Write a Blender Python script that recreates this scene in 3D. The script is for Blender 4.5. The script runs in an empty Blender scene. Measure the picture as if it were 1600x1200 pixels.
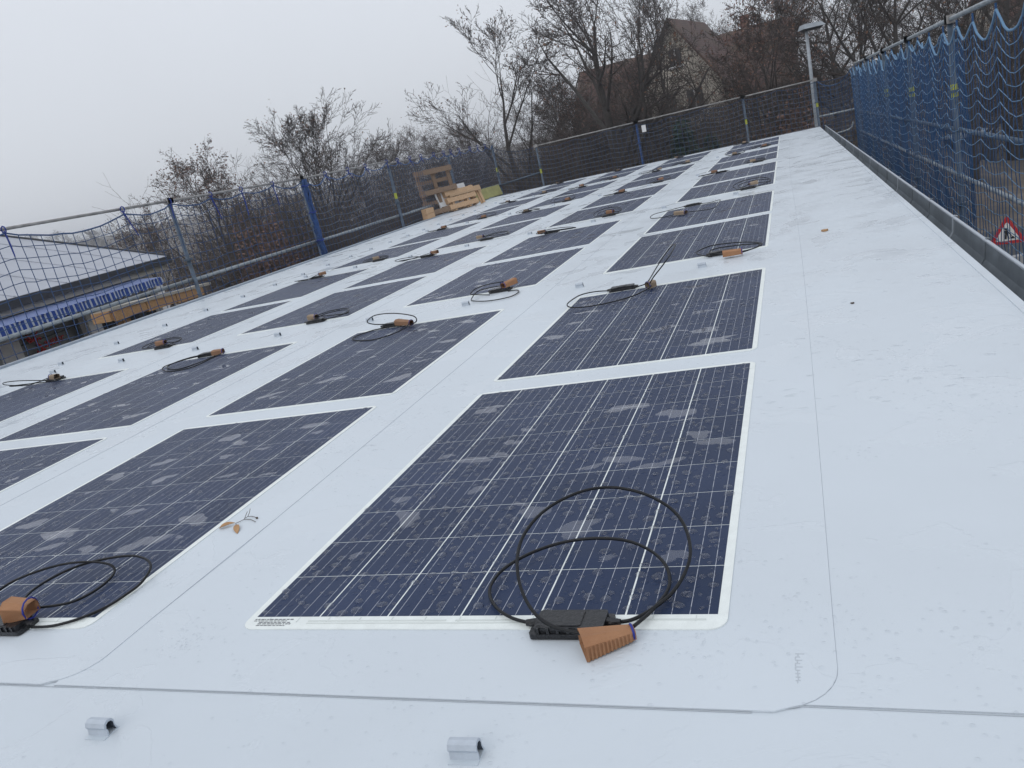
import bpy, math, random
import numpy as np
from mathutils import Vector, Matrix
random.seed(7); RNG = np.random.default_rng(11)
S = bpy.context.scene
COL = S.collection

# ------------------------------------------------------------------ camera
CAM = Vector((0.19707, -1.14344, 0.78811))
F_PX = 1226.5                                   # focal length in pixels of a 1600 px wide frame
R = np.array([[0.9252, 0.3097, -0.2191], [0.1126, 0.3273, 0.9382], [0.3623, -0.8927, 0.2679]])
_u, _s, _v = np.linalg.svd(R); R = _u @ _v      # rows: camera right, up, back in scene axes
cam = bpy.data.cameras.new('camera'); cam_o = bpy.data.objects.new('camera', cam); COL.objects.link(cam_o)
M = Matrix([[R[0][i], R[1][i], R[2][i], CAM[i]] for i in range(3)] + [[0, 0, 0, 1]])
cam_o.matrix_world = M
cam.sensor_fit = 'HORIZONTAL'; cam.sensor_width = 36; cam.lens = 36 * F_PX / 1600
cam.clip_start = 0.02; cam.clip_end = 3000
S.camera = cam_o

# ------------------------------------------------------------------ sky, sun, exposure
SUN_EL, SUN_AZ = math.radians(38), math.radians(200)
W = bpy.data.worlds.new('World'); S.world = W; W.use_nodes = True
nt = W.node_tree; nt.nodes.clear()
def wn(t, **k):
    n = nt.nodes.new(t)
    for a, b in k.items(): setattr(n, a, b)
    return n
sky = wn('ShaderNodeTexSky', sky_type='NISHITA', sun_disc=False, sun_elevation=SUN_EL, sun_rotation=SUN_AZ,
         air_density=1.0, dust_density=4.0, ozone_density=1.0)
tc = wn('ShaderNodeTexCoord'); sep = wn('ShaderNodeSeparateXYZ')
nt.links.new(tc.outputs['Generated'], sep.inputs[0])
mx = wn('ShaderNodeMath', operation='MAXIMUM'); mx.inputs[1].default_value = 0.0
nt.links.new(sep.outputs['Z'], mx.inputs[0])
ma = wn('ShaderNodeMath', operation='MULTIPLY_ADD'); ma.inputs[1].default_value = 1.1; ma.inputs[2].default_value = 2.35
nt.links.new(mx.outputs[0], ma.inputs[0])       # overcast sky: brighter towards the zenith
noi = wn('ShaderNodeTexNoise'); noi.inputs['Scale'].default_value = 1.5; noi.inputs['Detail'].default_value = 4
nt.links.new(tc.outputs['Generated'], noi.inputs['Vector'])
nm = wn('ShaderNodeMath', operation='MULTIPLY_ADD'); nm.inputs[1].default_value = 0.16; nm.inputs[2].default_value = 0.92
nt.links.new(noi.outputs['Fac'], nm.inputs[0])
ml = wn('ShaderNodeMath', operation='MULTIPLY'); nt.links.new(ma.outputs[0], ml.inputs[0]); nt.links.new(nm.outputs[0], ml.inputs[1])
cl = wn('ShaderNodeVectorMath', operation='SCALE'); cl.inputs[0].default_value = (2.48, 2.60, 2.80)
nt.links.new(ml.outputs[0], cl.inputs['Scale'])
mixw = wn('ShaderNodeMix', data_type='RGBA'); mixw.inputs['Factor'].default_value = 0.93
nt.links.new(sky.outputs[0], mixw.inputs['A']); nt.links.new(cl.outputs[0], mixw.inputs['B'])
bg = wn('ShaderNodeBackground'); bg.inputs['Strength'].default_value = 0.12
nt.links.new(mixw.outputs['Result'], bg.inputs['Color'])
wo = wn('ShaderNodeOutputWorld'); nt.links.new(bg.outputs[0], wo.inputs['Surface'])

sun = bpy.data.lights.new('sun', 'SUN'); sun.energy = 0.5; sun.angle = math.radians(40); sun.color = (1.0, 0.97, 0.93)
sun_o = bpy.data.objects.new('sun', sun); COL.objects.link(sun_o)
sd = Vector((math.cos(SUN_EL) * math.sin(SUN_AZ), math.cos(SUN_EL) * math.cos(SUN_AZ), math.sin(SUN_EL)))
sun_o.rotation_euler = sd.to_track_quat('Z', 'Y').to_euler()
S.view_settings.view_transform = 'Standard'; S.view_settings.look = 'None'
S.view_settings.exposure = 0.0; S.view_settings.gamma = 1.0
S.render.engine = 'CYCLES'
S.cycles.max_bounces = 8; S.cycles.diffuse_bounces = 3; S.cycles.glossy_bounces = 3; S.cycles.transmission_bounces = 6
S.cycles.transparent_max_bounces = 24; S.cycles.volume_bounces = 0; S.cycles.use_denoising = True
S.cycles.sample_clamp_indirect = 4.0

# ------------------------------------------------------------------ helpers
def ray(px, py):
    d = R.T @ np.array([px - 800.0, 600.0 - py, -F_PX]); return Vector(d)
def U(px, py, z=0.0):                            # photo pixel -> point at height z
    d = ray(px, py); return CAM + d * ((z - CAM.z) / d.z)
def AT(px, py, ax, val):
    d = ray(px, py); return CAM + d * ((val - CAM[ax]) / d[ax])
def pol(az, dist, z=0.0):                        # azimuth from the roof's long axis, distance from the camera
    a = math.radians(az); return Vector((CAM.x + dist * math.sin(a), CAM.y + dist * math.cos(a), z))
def zel(el, dist): return CAM.z + dist * math.tan(math.radians(el))

class MB:
    def __init__(s): s.v = []; s.f = []; s.uv = []; s.m = []
    def add(s, vs, fs, mi=0, uv=None):
        o = len(s.v); s.v.extend([tuple(p) for p in vs])
        for k, f in enumerate(fs):
            s.f.append(tuple(i + o for i in f)); s.m.append(mi); s.uv.append(uv[k] if uv else None)
    def box(s, c, size, rot=None, mi=0, taper=1.0):
        hx, hy, hz = size[0] / 2, size[1] / 2, size[2] / 2
        vs = []
        for sz in (-1, 1):
            k = taper if sz > 0 else 1.0
            for sx, sy in ((-1, -1), (1, -1), (1, 1), (-1, 1)):
                p = Vector((sx * hx * k, sy * hy * k, sz * hz))
                if rot is not None: p = rot @ p
                vs.append(p + Vector(c))
        s.add(vs, [(3, 2, 1, 0), (4, 5, 6, 7), (0, 1, 5, 4), (1, 2, 6, 5), (2, 3, 7, 6), (3, 0, 4, 7)], mi)
    def beam(s, a, b, w, h, mi=0, up=(0, 0, 1)):
        a = Vector(a); b = Vector(b); d = (b - a); L = d.length; d.normalize()
        x = d.cross(Vector(up));
        if x.length < 1e-4: x = d.cross(Vector((1, 0, 0)))
        x.normalize(); z = x.cross(d)
        rot = Matrix((x, d, z)).transposed()
        s.box((a + b) / 2, (w, L, h), rot, mi)
    def tube(s, pts, r, n=6, mi=0, cap=True, closed=False):
        pts = [Vector(p) for p in pts]; N = len(pts)
        if not hasattr(r, '__len__'): r = [r] * N
        vs = []; ref = None
        for i, p in enumerate(pts):
            a = pts[(i - 1) % N] if (closed or i) else p; b = pts[(i + 1) % N] if (closed or i < N - 1) else p
            t = (b - a)
            if t.length < 1e-9: t = Vector((0, 0, 1))
            t.normalize()
            if ref is None:
                ref = t.cross(Vector((0, 0, 1)))
                if ref.length < .1: ref = t.cross(Vector((1, 0, 0)))
            ref = ref - t * ref.dot(t); ref.normalize(); q = t.cross(ref)
            for k in range(n):
                an = 2 * math.pi * k / n; vs.append(p + ref * (math.cos(an) * r[i]) + q * (math.sin(an) * r[i]))
        fs = []
        for i in range(N if closed else N - 1):
            j = (i + 1) % N
            for k in range(n):
                l = (k + 1) % n; fs.append((i * n + k, i * n + l, j * n + l, j * n + k))
        if cap and not closed:
            fs.append(tuple(range(n))[::-1]); fs.append(tuple((N - 1) * n + k for k in range(n)))
        s.add(vs, fs, mi)
    def prism(s, poly, z0, z1, mi=0):            # poly: xy list, counter-clockwise
        n = len(poly)
        vs = [(x, y, z0) for x, y in poly] + [(x, y, z1) for x, y in poly]
        fs = [tuple(range(n))[::-1], tuple(range(n, 2 * n))] + [(i, (i + 1) % n, n + (i + 1) % n, n + i) for i in range(n)]
        s.add(vs, fs, mi)
    def sweep(s, prof, p0, p1, thick, mi=0, y_axis=True):   # open profile (x,z) extruded along y with thickness
        pr = [Vector((a, b)) for a, b in prof]; off = []
        for i in range(len(pr)):
            a = pr[max(i - 1, 0)]; b = pr[min(i + 1, len(pr) - 1)]; t = (b - a).normalized(); off.append(pr[i] + Vector((-t.y, t.x)) * thick)
        loop = pr + off[::-1]; n = len(loop)
        vs = [(q.x, p0, q.y) for q in loop] + [(q.x, p1, q.y) for q in loop]
        m = len(pr)
        fs = [(i, (i + 1) % n, n + (i + 1) % n, n + i) for i in range(n)]
        for base in (0, n):
            for i in range(m - 1): fs.append((base + i, base + i + 1, base + n - 2 - i, base + n - 1 - i))
        s.add(vs, fs, mi)
    def build(s, name, mats, parent=None, loc=None, smooth=False):
        me = bpy.data.meshes.new(name); me.from_pydata(s.v, [], s.f)
        if not isinstance(mats, (list, tuple)): mats = [mats]
        for m in mats: me.materials.append(m)
        if len(mats) > 1: me.polygons.foreach_set('material_index', s.m)
        if any(u is not None for u in s.uv):
            ul = me.uv_layers.new(name='UVMap'); k = 0
            for p, u in zip(me.polygons, s.uv):
                for j in range(p.loop_total):
                    ul.data[p.loop_start + j].uv = u[j] if u else (0, 0)
        if smooth: me.polygons.foreach_set('use_smooth', [True] * len(me.polygons))
        me.update()
        return link(name, me, parent, loc)

def link(name, me, parent=None, loc=None):
    o = bpy.data.objects.new(name, me); COL.objects.link(o)
    if parent is not None: o.parent = parent
    if loc is not None: o.location = loc
    return o
def np_obj(name, v, f, mat, parent=None, loc=None, smooth=False, mats=None, mi=None):
    me = bpy.data.meshes.new(name)
    v = np.asarray(v, dtype=np.float32); f = np.asarray(f, dtype=np.int32); k = f.shape[1]
    me.vertices.add(len(v)); me.vertices.foreach_set('co', v.ravel())
    me.loops.add(f.size); me.loops.foreach_set('vertex_index', f.ravel())
    me.polygons.add(len(f)); me.polygons.foreach_set('loop_start', np.arange(len(f), dtype=np.int32) * k)
    for m in (mats or [mat]): me.materials.append(m)
    if mi is not None: me.polygons.foreach_set('material_index', np.asarray(mi, dtype=np.int32))
    if smooth: me.polygons.foreach_set('use_smooth', np.ones(len(f), dtype=bool))
    me.update(calc_edges=True); me.validate()
    return link(name, me, parent, loc)
def tag(o, label=None, cat=None, group=None, kind=None):
    for k, v in (('label', label), ('category', cat), ('group', group), ('kind', kind)):
        if v: o[k] = v
    return o
def thing(name, label, cat, loc=(0, 0, 0), group=None, rz=0.0):
    o = bpy.data.objects.new(name, None); COL.objects.link(o); o.location = loc; o.rotation_euler = (0, 0, rz)
    o.empty_display_size = .1
    return tag(o, label, cat, group)
def spline(pts, n=10, closed=False):             # Catmull-Rom
    P = [Vector(p) for p in pts]; out = []; N = len(P)
    for i in range(N if closed else N - 1):
        g = lambda k: P[k % N] if closed else P[min(max(k, 0), N - 1)]
        a, b, c, d = g(i - 1), g(i), g(i + 1), g(i + 2)
        for j in range(n):
            t = j / n
            out.append(.5 * ((2 * b) + (c - a) * t + (2 * a - 5 * b + 4 * c - d) * t * t + (3 * b - a - 3 * c + d) * t ** 3))
    if not closed: out.append(P[-1])
    return out
def text_mesh(txt, size, shear=0.0, extrude=0.0):
    cu = bpy.data.curves.new('lettering', 'FONT'); cu.body = txt; cu.size = size; cu.shear = shear; cu.extrude = extrude
    o = bpy.data.objects.new('lettering', cu); COL.objects.link(o)
    dg = bpy.context.evaluated_depsgraph_get()
    me = bpy.data.meshes.new_from_object(o.evaluated_get(dg)); bpy.data.objects.remove(o); bpy.data.curves.remove(cu)
    return me

# ------------------------------------------------------------------ materials
def mat(name, base, rough=.6, metal=0.0, noise=0.0, nscale=8.0, bump=0.0, bscale=40.0, spec=.5, col2=None, detail=4, stretch=None, coat=0.0):
    m = bpy.data.materials.new(name); m.use_nodes = True
    t = m.node_tree; b = t.nodes['Principled BSDF']
    b.inputs['Base Color'].default_value = (*base, 1); b.inputs['Roughness'].default_value = rough
    b.inputs['Metallic'].default_value = metal; b.inputs['Specular IOR Level'].default_value = spec
    if coat: b.inputs['Coat Weight'].default_value = coat; b.inputs['Coat Roughness'].default_value = .05
    g = t.nodes.new('ShaderNodeTexCoord'); vec = g.outputs['Object']
    if stretch:
        mp = t.nodes.new('ShaderNodeMapping'); mp.inputs['Scale'].default_value = stretch
        t.links.new(vec, mp.inputs[0]); vec = mp.outputs[0]
    if noise or col2:
        n = t.nodes.new('ShaderNodeTexNoise'); n.inputs['Scale'].default_value = nscale; n.inputs['Detail'].default_value = detail
        n.inputs['Roughness'].default_value = .62
        t.links.new(vec, n.inputs['Vector'])
        r = t.nodes.new('ShaderNodeValToRGB'); r.color_ramp.elements[0].position = .32; r.color_ramp.elements[1].position = .68
        c2 = col2 or tuple(min(1, c * (1 + noise)) for c in base)
        c1 = base if col2 else tuple(c * (1 - noise) for c in base)
        r.color_ramp.elements[0].color = (*c1, 1); r.color_ramp.elements[1].color = (*c2, 1)
        t.links.new(n.outputs['Fac'], r.inputs[0]); t.links.new(r.outputs[0], b.inputs['Base Color'])
        rr = t.nodes.new('ShaderNodeMath'); rr.operation = 'MULTIPLY_ADD'; rr.inputs[1].default_value = .25; rr.inputs[2].default_value = rough - .12
        rr.use_clamp = True
        t.links.new(n.outputs['Fac'], rr.inputs[0]); t.links.new(rr.outputs[0], b.inputs['Roughness'])
    if bump:
        n2 = t.nodes.new('ShaderNodeTexNoise'); n2.inputs['Scale'].default_value = bscale; n2.inputs['Detail'].default_value = 5
        t.links.new(vec, n2.inputs['Vector'])
        bp = t.nodes.new('ShaderNodeBump'); bp.inputs['Strength'].default_value = bump; bp.inputs['Distance'].default_value = .02
        t.links.new(n2.outputs['Fac'], bp.inputs['Height']); t.links.new(bp.outputs[0], b.inputs['Normal'])
    return m

def membrane_mat(name, base):
    m = bpy.data.materials.new(name); m.use_nodes = True; t = m.node_tree; b = t.nodes['Principled BSDF']
    g = t.nodes.new('ShaderNodeNewGeometry')
    n = t.nodes.new('ShaderNodeTexNoise'); n.inputs['Scale'].default_value = 1.3; n.inputs['Detail'].default_value = 6; n.inputs['Roughness'].default_value = .6
    t.links.new(g.outputs['Position'], n.inputs['Vector'])
    r = t.nodes.new('ShaderNodeValToRGB'); r.color_ramp.elements[0].position = .25; r.color_ramp.elements[1].position = .75
    r.color_ramp.elements[0].color = (*[c * .95 for c in base], 1); r.color_ramp.elements[1].color = (*[min(1, c * 1.04) for c in base], 1)
    t.links.new(n.outputs['Fac'], r.inputs[0]); t.links.new(r.outputs[0], b.inputs['Base Color'])
    rr = t.nodes.new('ShaderNodeMapRange'); rr.inputs['From Min'].default_value = .35; rr.inputs['From Max'].default_value = .65
    rr.inputs['To Min'].default_value = .34; rr.inputs['To Max'].default_value = .52
    t.links.new(n.outputs['Fac'], rr.inputs['Value']); t.links.new(rr.outputs[0], b.inputs['Roughness'])
    b.inputs['Specular IOR Level'].default_value = .25
    b.inputs['Coat Weight'].default_value = .12; b.inputs['Coat IOR'].default_value = 1.33; b.inputs['Coat Roughness'].default_value = .16
    # soft waviness plus fine grain
    w1 = t.nodes.new('ShaderNodeTexNoise'); w1.inputs['Scale'].default_value = 4.5; w1.inputs['Detail'].default_value = 3
    t.links.new(g.outputs['Position'], w1.inputs['Vector'])
    b1 = t.nodes.new('ShaderNodeBump'); b1.inputs['Strength'].default_value = .12; b1.inputs['Distance'].default_value = .03
    t.links.new(w1.outputs['Fac'], b1.inputs['Height'])
    w2 = t.nodes.new('ShaderNodeTexNoise'); w2.inputs['Scale'].default_value = 260; w2.inputs['Detail'].default_value = 2
    t.links.new(g.outputs['Position'], w2.inputs['Vector'])
    b2 = t.nodes.new('ShaderNodeBump'); b2.inputs['Strength'].default_value = .06; b2.inputs['Distance'].default_value = .002
    t.links.new(w2.outputs['Fac'], b2.inputs['Height']); t.links.new(b1.outputs[0], b2.inputs['Normal'])
    w3 = t.nodes.new('ShaderNodeTexNoise'); w3.inputs['Scale'].default_value = 3.2; w3.inputs['Detail'].default_value = 5; w3.inputs['Roughness'].default_value = .55; w3.inputs['Distortion'].default_value = .6
    t.links.new(g.outputs['Position'], w3.inputs['Vector'])
    fs_ = t.nodes.new('ShaderNodeMapRange'); fs_.interpolation_type = 'SMOOTHSTEP'; fs_.inputs['From Min'].default_value = .528; fs_.inputs['From Max'].default_value = .540
    t.links.new(w3.outputs['Fac'], fs_.inputs['Value'])
    b3 = t.nodes.new('ShaderNodeBump'); b3.inputs['Strength'].default_value = .3; b3.inputs['Distance'].default_value = .0016
    t.links.new(fs_.outputs[0], b3.inputs['Height']); t.links.new(b2.outputs[0], b3.inputs['Normal'])
    t.links.new(b3.outputs[0], b.inputs['Normal'])
    wr = t.nodes.new('ShaderNodeMath'); wr.operation = 'MULTIPLY_ADD'; wr.inputs[1].default_value = -.14
    t.links.new(fs_.outputs[0], wr.inputs[0]); t.links.new(rr.outputs[0], wr.inputs[2]); t.links.new(wr.outputs[0], b.inputs['Roughness'])
    return m

def cell_mat(name):
    m = bpy.data.materials.new(name); m.use_nodes = True; t = m.node_tree; b = t.nodes['Principled BSDF']
    uv = t.nodes.new('ShaderNodeUVMap'); uv.uv_map = 'UVMap'
    sp = t.nodes.new('ShaderNodeSeparateXYZ'); t.links.new(uv.outputs[0], sp.inputs[0])
    def math_(op, a, bb=None, c=None):
        n = t.nodes.new('ShaderNodeMath'); n.operation = op
        for i, x in enumerate((a, bb, c)):
            if x is None: continue
            if isinstance(x, (int, float)): n.inputs[i].default_value = x
            else: t.links.new(x, n.inputs[i])
        return n.outputs[0]
    fr = math_('FRACT', math_('MULTIPLY', sp.outputs['X'], 5.0))
    d = math_('ABSOLUTE', math_('SUBTRACT', fr, .5))
    line = math_('LESS_THAN', d, .019)
    g = t.nodes.new('ShaderNodeNewGeometry')
    n = t.nodes.new('ShaderNodeTexNoise'); n.inputs['Scale'].default_value = 55; n.inputs['Detail'].default_value = 5
    t.links.new(g.outputs['Position'], n.inputs['Vector'])
    br = math_('GREATER_THAN', n.outputs['Fac'], .44)
    line = math_('MULTIPLY', line, math_('MULTIPLY_ADD', br, .6, .4))
    oi = t.nodes.new('ShaderNodeObjectInfo')
    nb = t.nodes.new('ShaderNodeTexNoise'); nb.inputs['Scale'].default_value = 3.0; nb.inputs['Detail'].default_value = 4
    t.links.new(g.outputs['Position'], nb.inputs['Vector'])
    k = math_('ADD', math_('MULTIPLY', oi.outputs['Random'], .35), nb.outputs['Fac'])
    r = t.nodes.new('ShaderNodeValToRGB'); r.color_ramp.elements[0].position = .3; r.color_ramp.elements[1].position = 1.0
    r.color_ramp.elements[0].color = (.013, .025, .062, 1); r.color_ramp.elements[1].color = (.024, .040, .092, 1)
    t.links.new(k, r.inputs[0])
    mxn = t.nodes.new('ShaderNodeMix'); mxn.data_type = 'RGBA'; mxn.inputs['B'].default_value = (.40, .42, .47, 1)
    t.links.new(line, mxn.inputs['Factor']); t.links.new(r.outputs[0], mxn.inputs['A']); t.links.new(mxn.outputs['Result'], b.inputs['Base Color'])
    b.inputs['Roughness'].default_value = .42; b.inputs['Specular IOR Level'].default_value = .17
    # wet, beaded laminate
    mp = t.nodes.new('ShaderNodeMapping'); mp.inputs['Scale'].default_value = (60, 60, 1); t.links.new(g.outputs['Position'], mp.inputs[0])
    vo = t.nodes.new('ShaderNodeTexVoronoi'); vo.inputs['Scale'].default_value = 1.0; vo.inputs['Randomness'].default_value = 1.0
    t.links.new(mp.outputs[0], vo.inputs['Vector'])
    sz = t.nodes.new('ShaderNodeTexWhiteNoise'); t.links.new(vo.outputs['Position'], sz.inputs['Vector'])
    rad = math_('MULTIPLY_ADD', math_('POWER', sz.outputs['Value'], 2.0), .42, .06)
    h = math_('MAXIMUM', math_('SUBTRACT', 1.0, math_('DIVIDE', vo.outputs['Distance'], rad)), 0.0)
    h = math_('MULTIPLY', math_('POWER', h, .5), rad)
    b1 = t.nodes.new('ShaderNodeBump'); b1.inputs['Strength'].default_value = .5; b1.inputs['Distance'].default_value = .010
    t.links.new(h, b1.inputs['Height'])
    w2 = t.nodes.new('ShaderNodeTexNoise'); w2.inputs['Scale'].default_value = 420; w2.inputs['Detail'].default_value = 2
    t.links.new(g.outputs['Position'], w2.inputs['Vector'])
    b2 = t.nodes.new('ShaderNodeBump'); b2.inputs['Strength'].default_value = .2; b2.inputs['Distance'].default_value = .002
    t.links.new(w2.outputs['Fac'], b2.inputs['Height']); t.links.new(b1.outputs[0], b2.inputs['Normal'])
    t.links.new(b2.outputs[0], b.inputs['Normal'])
    return m

def water_mat(name='rain_water', ior=1.72, tint=(.93, .94, .96), rough=.04, glass=.45):
    m = bpy.data.materials.new(name); m.use_nodes = True; t = m.node_tree; t.nodes.clear()
    fr = t.nodes.new('ShaderNodeFresnel'); fr.inputs['IOR'].default_value = ior
    tr = t.nodes.new('ShaderNodeBsdfTransparent'); tr.inputs['Color'].default_value = (*tint, 1); gl = t.nodes.new('ShaderNodeBsdfGlossy'); gl.inputs['Roughness'].default_value = rough
    mx_ = t.nodes.new('ShaderNodeMixShader'); ou = t.nodes.new('ShaderNodeOutputMaterial')
    ge = t.nodes.new('ShaderNodeNewGeometry'); inv = t.nodes.new('ShaderNodeMath'); inv.operation = 'SUBTRACT'; inv.inputs[0].default_value = 1.0
    t.links.new(ge.outputs['Backfacing'], inv.inputs[1]); mu = t.nodes.new('ShaderNodeMath'); mu.operation = 'MULTIPLY'
    t.links.new(fr.outputs[0], mu.inputs[0]); t.links.new(inv.outputs[0], mu.inputs[1])
    t.links.new(mu.outputs[0], mx_.inputs[0]); t.links.new(tr.outputs[0], mx_.inputs[1]); t.links.new(gl.outputs[0], mx_.inputs[2])
    gs = t.nodes.new('ShaderNodeBsdfGlass'); gs.inputs['IOR'].default_value = 1.33; gs.inputs['Roughness'].default_value = 0.0
    m2 = t.nodes.new('ShaderNodeMixShader'); m2.inputs[0].default_value = glass
    t.links.new(mx_.outputs[0], m2.inputs[1]); t.links.new(gs.outputs[0], m2.inputs[2]); t.links.new(m2.outputs[0], ou.inputs['Surface'])
    return m
def stripe_mat(name, a, c, n):
    m = bpy.data.materials.new(name); m.use_nodes = True; t = m.node_tree; b = t.nodes['Principled BSDF']
    g = t.nodes.new('ShaderNodeTexCoord'); sp = t.nodes.new('ShaderNodeSeparateXYZ'); t.links.new(g.outputs['Object'], sp.inputs[0])
    mu = t.nodes.new('ShaderNodeMath'); mu.operation = 'MULTIPLY'; mu.inputs[1].default_value = n; t.links.new(sp.outputs['Y'], mu.inputs[0])
    f = t.nodes.new('ShaderNodeMath'); f.operation = 'FRACT'; t.links.new(mu.outputs[0], f.inputs[0])
    gt = t.nodes.new('ShaderNodeMath'); gt.operation = 'GREATER_THAN'; gt.inputs[1].default_value = .64; t.links.new(f.outputs[0], gt.inputs[0])
    mxn = t.nodes.new('ShaderNodeMix'); mxn.data_type = 'RGBA'; mxn.inputs['A'].default_value = (*a, 1); mxn.inputs['B'].default_value = (*c, 1)
    t.links.new(gt.outputs[0], mxn.inputs['Factor']); t.links.new(mxn.outputs['Result'], b.inputs['Base Color']); b.inputs['Roughness'].default_value = .8
    return m
def tile_mat(name, c1, c2):
    m = bpy.data.materials.new(name); m.use_nodes = True; t = m.node_tree; b = t.nodes['Principled BSDF']
    g = t.nodes.new('ShaderNodeTexCoord')
    br = t.nodes.new('ShaderNodeTexBrick'); br.inputs['Scale'].default_value = 3.0; br.inputs['Color1'].default_value = (*c1, 1); br.inputs['Color2'].default_value = (*c2, 1)
    br.inputs['Mortar'].default_value = (*[c * .4 for c in c1], 1); br.inputs['Mortar Size'].default_value = .03
    t.links.new(g.outputs['Object'], br.inputs['Vector'])
    n = t.nodes.new('ShaderNodeTexNoise'); n.inputs['Scale'].default_value = 1.2; n.inputs['Detail'].default_value = 6; t.links.new(g.outputs['Object'], n.inputs['Vector'])
    mxn = t.nodes.new('ShaderNodeMix'); mxn.data_type = 'RGBA'; mxn.blend_type = 'MULTIPLY'; mxn.inputs['Factor'].default_value = .6
    t.links.new(br.outputs['Color'], mxn.inputs['A']); t.links.new(n.outputs['Color'], mxn.inputs['B']); t.links.new(mxn.outputs['Result'], b.inputs['Base Color'])
    b.inputs['Roughness'].default_value = .85
    return m
def leaf_mat(name, a, c):
    m = mat(name, a, .8)
    t = m.node_tree; b = t.nodes['Principled BSDF']
    g = t.nodes.new('ShaderNodeNewGeometry'); r = t.nodes.new('ShaderNodeValToRGB')
    r.color_ramp.elements[0].color = (*a, 1); r.color_ramp.elements[1].color = (*c, 1)
    t.links.new(g.outputs['Random Per Island'], r.inputs[0]); t.links.new(r.outputs[0], b.inputs['Base Color'])
    return m
def wood_mat(name, a, c):
    return mat(name, a, .75, col2=c, nscale=6, bump=.3, bscale=30, stretch=(1, 9, 9))

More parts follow.
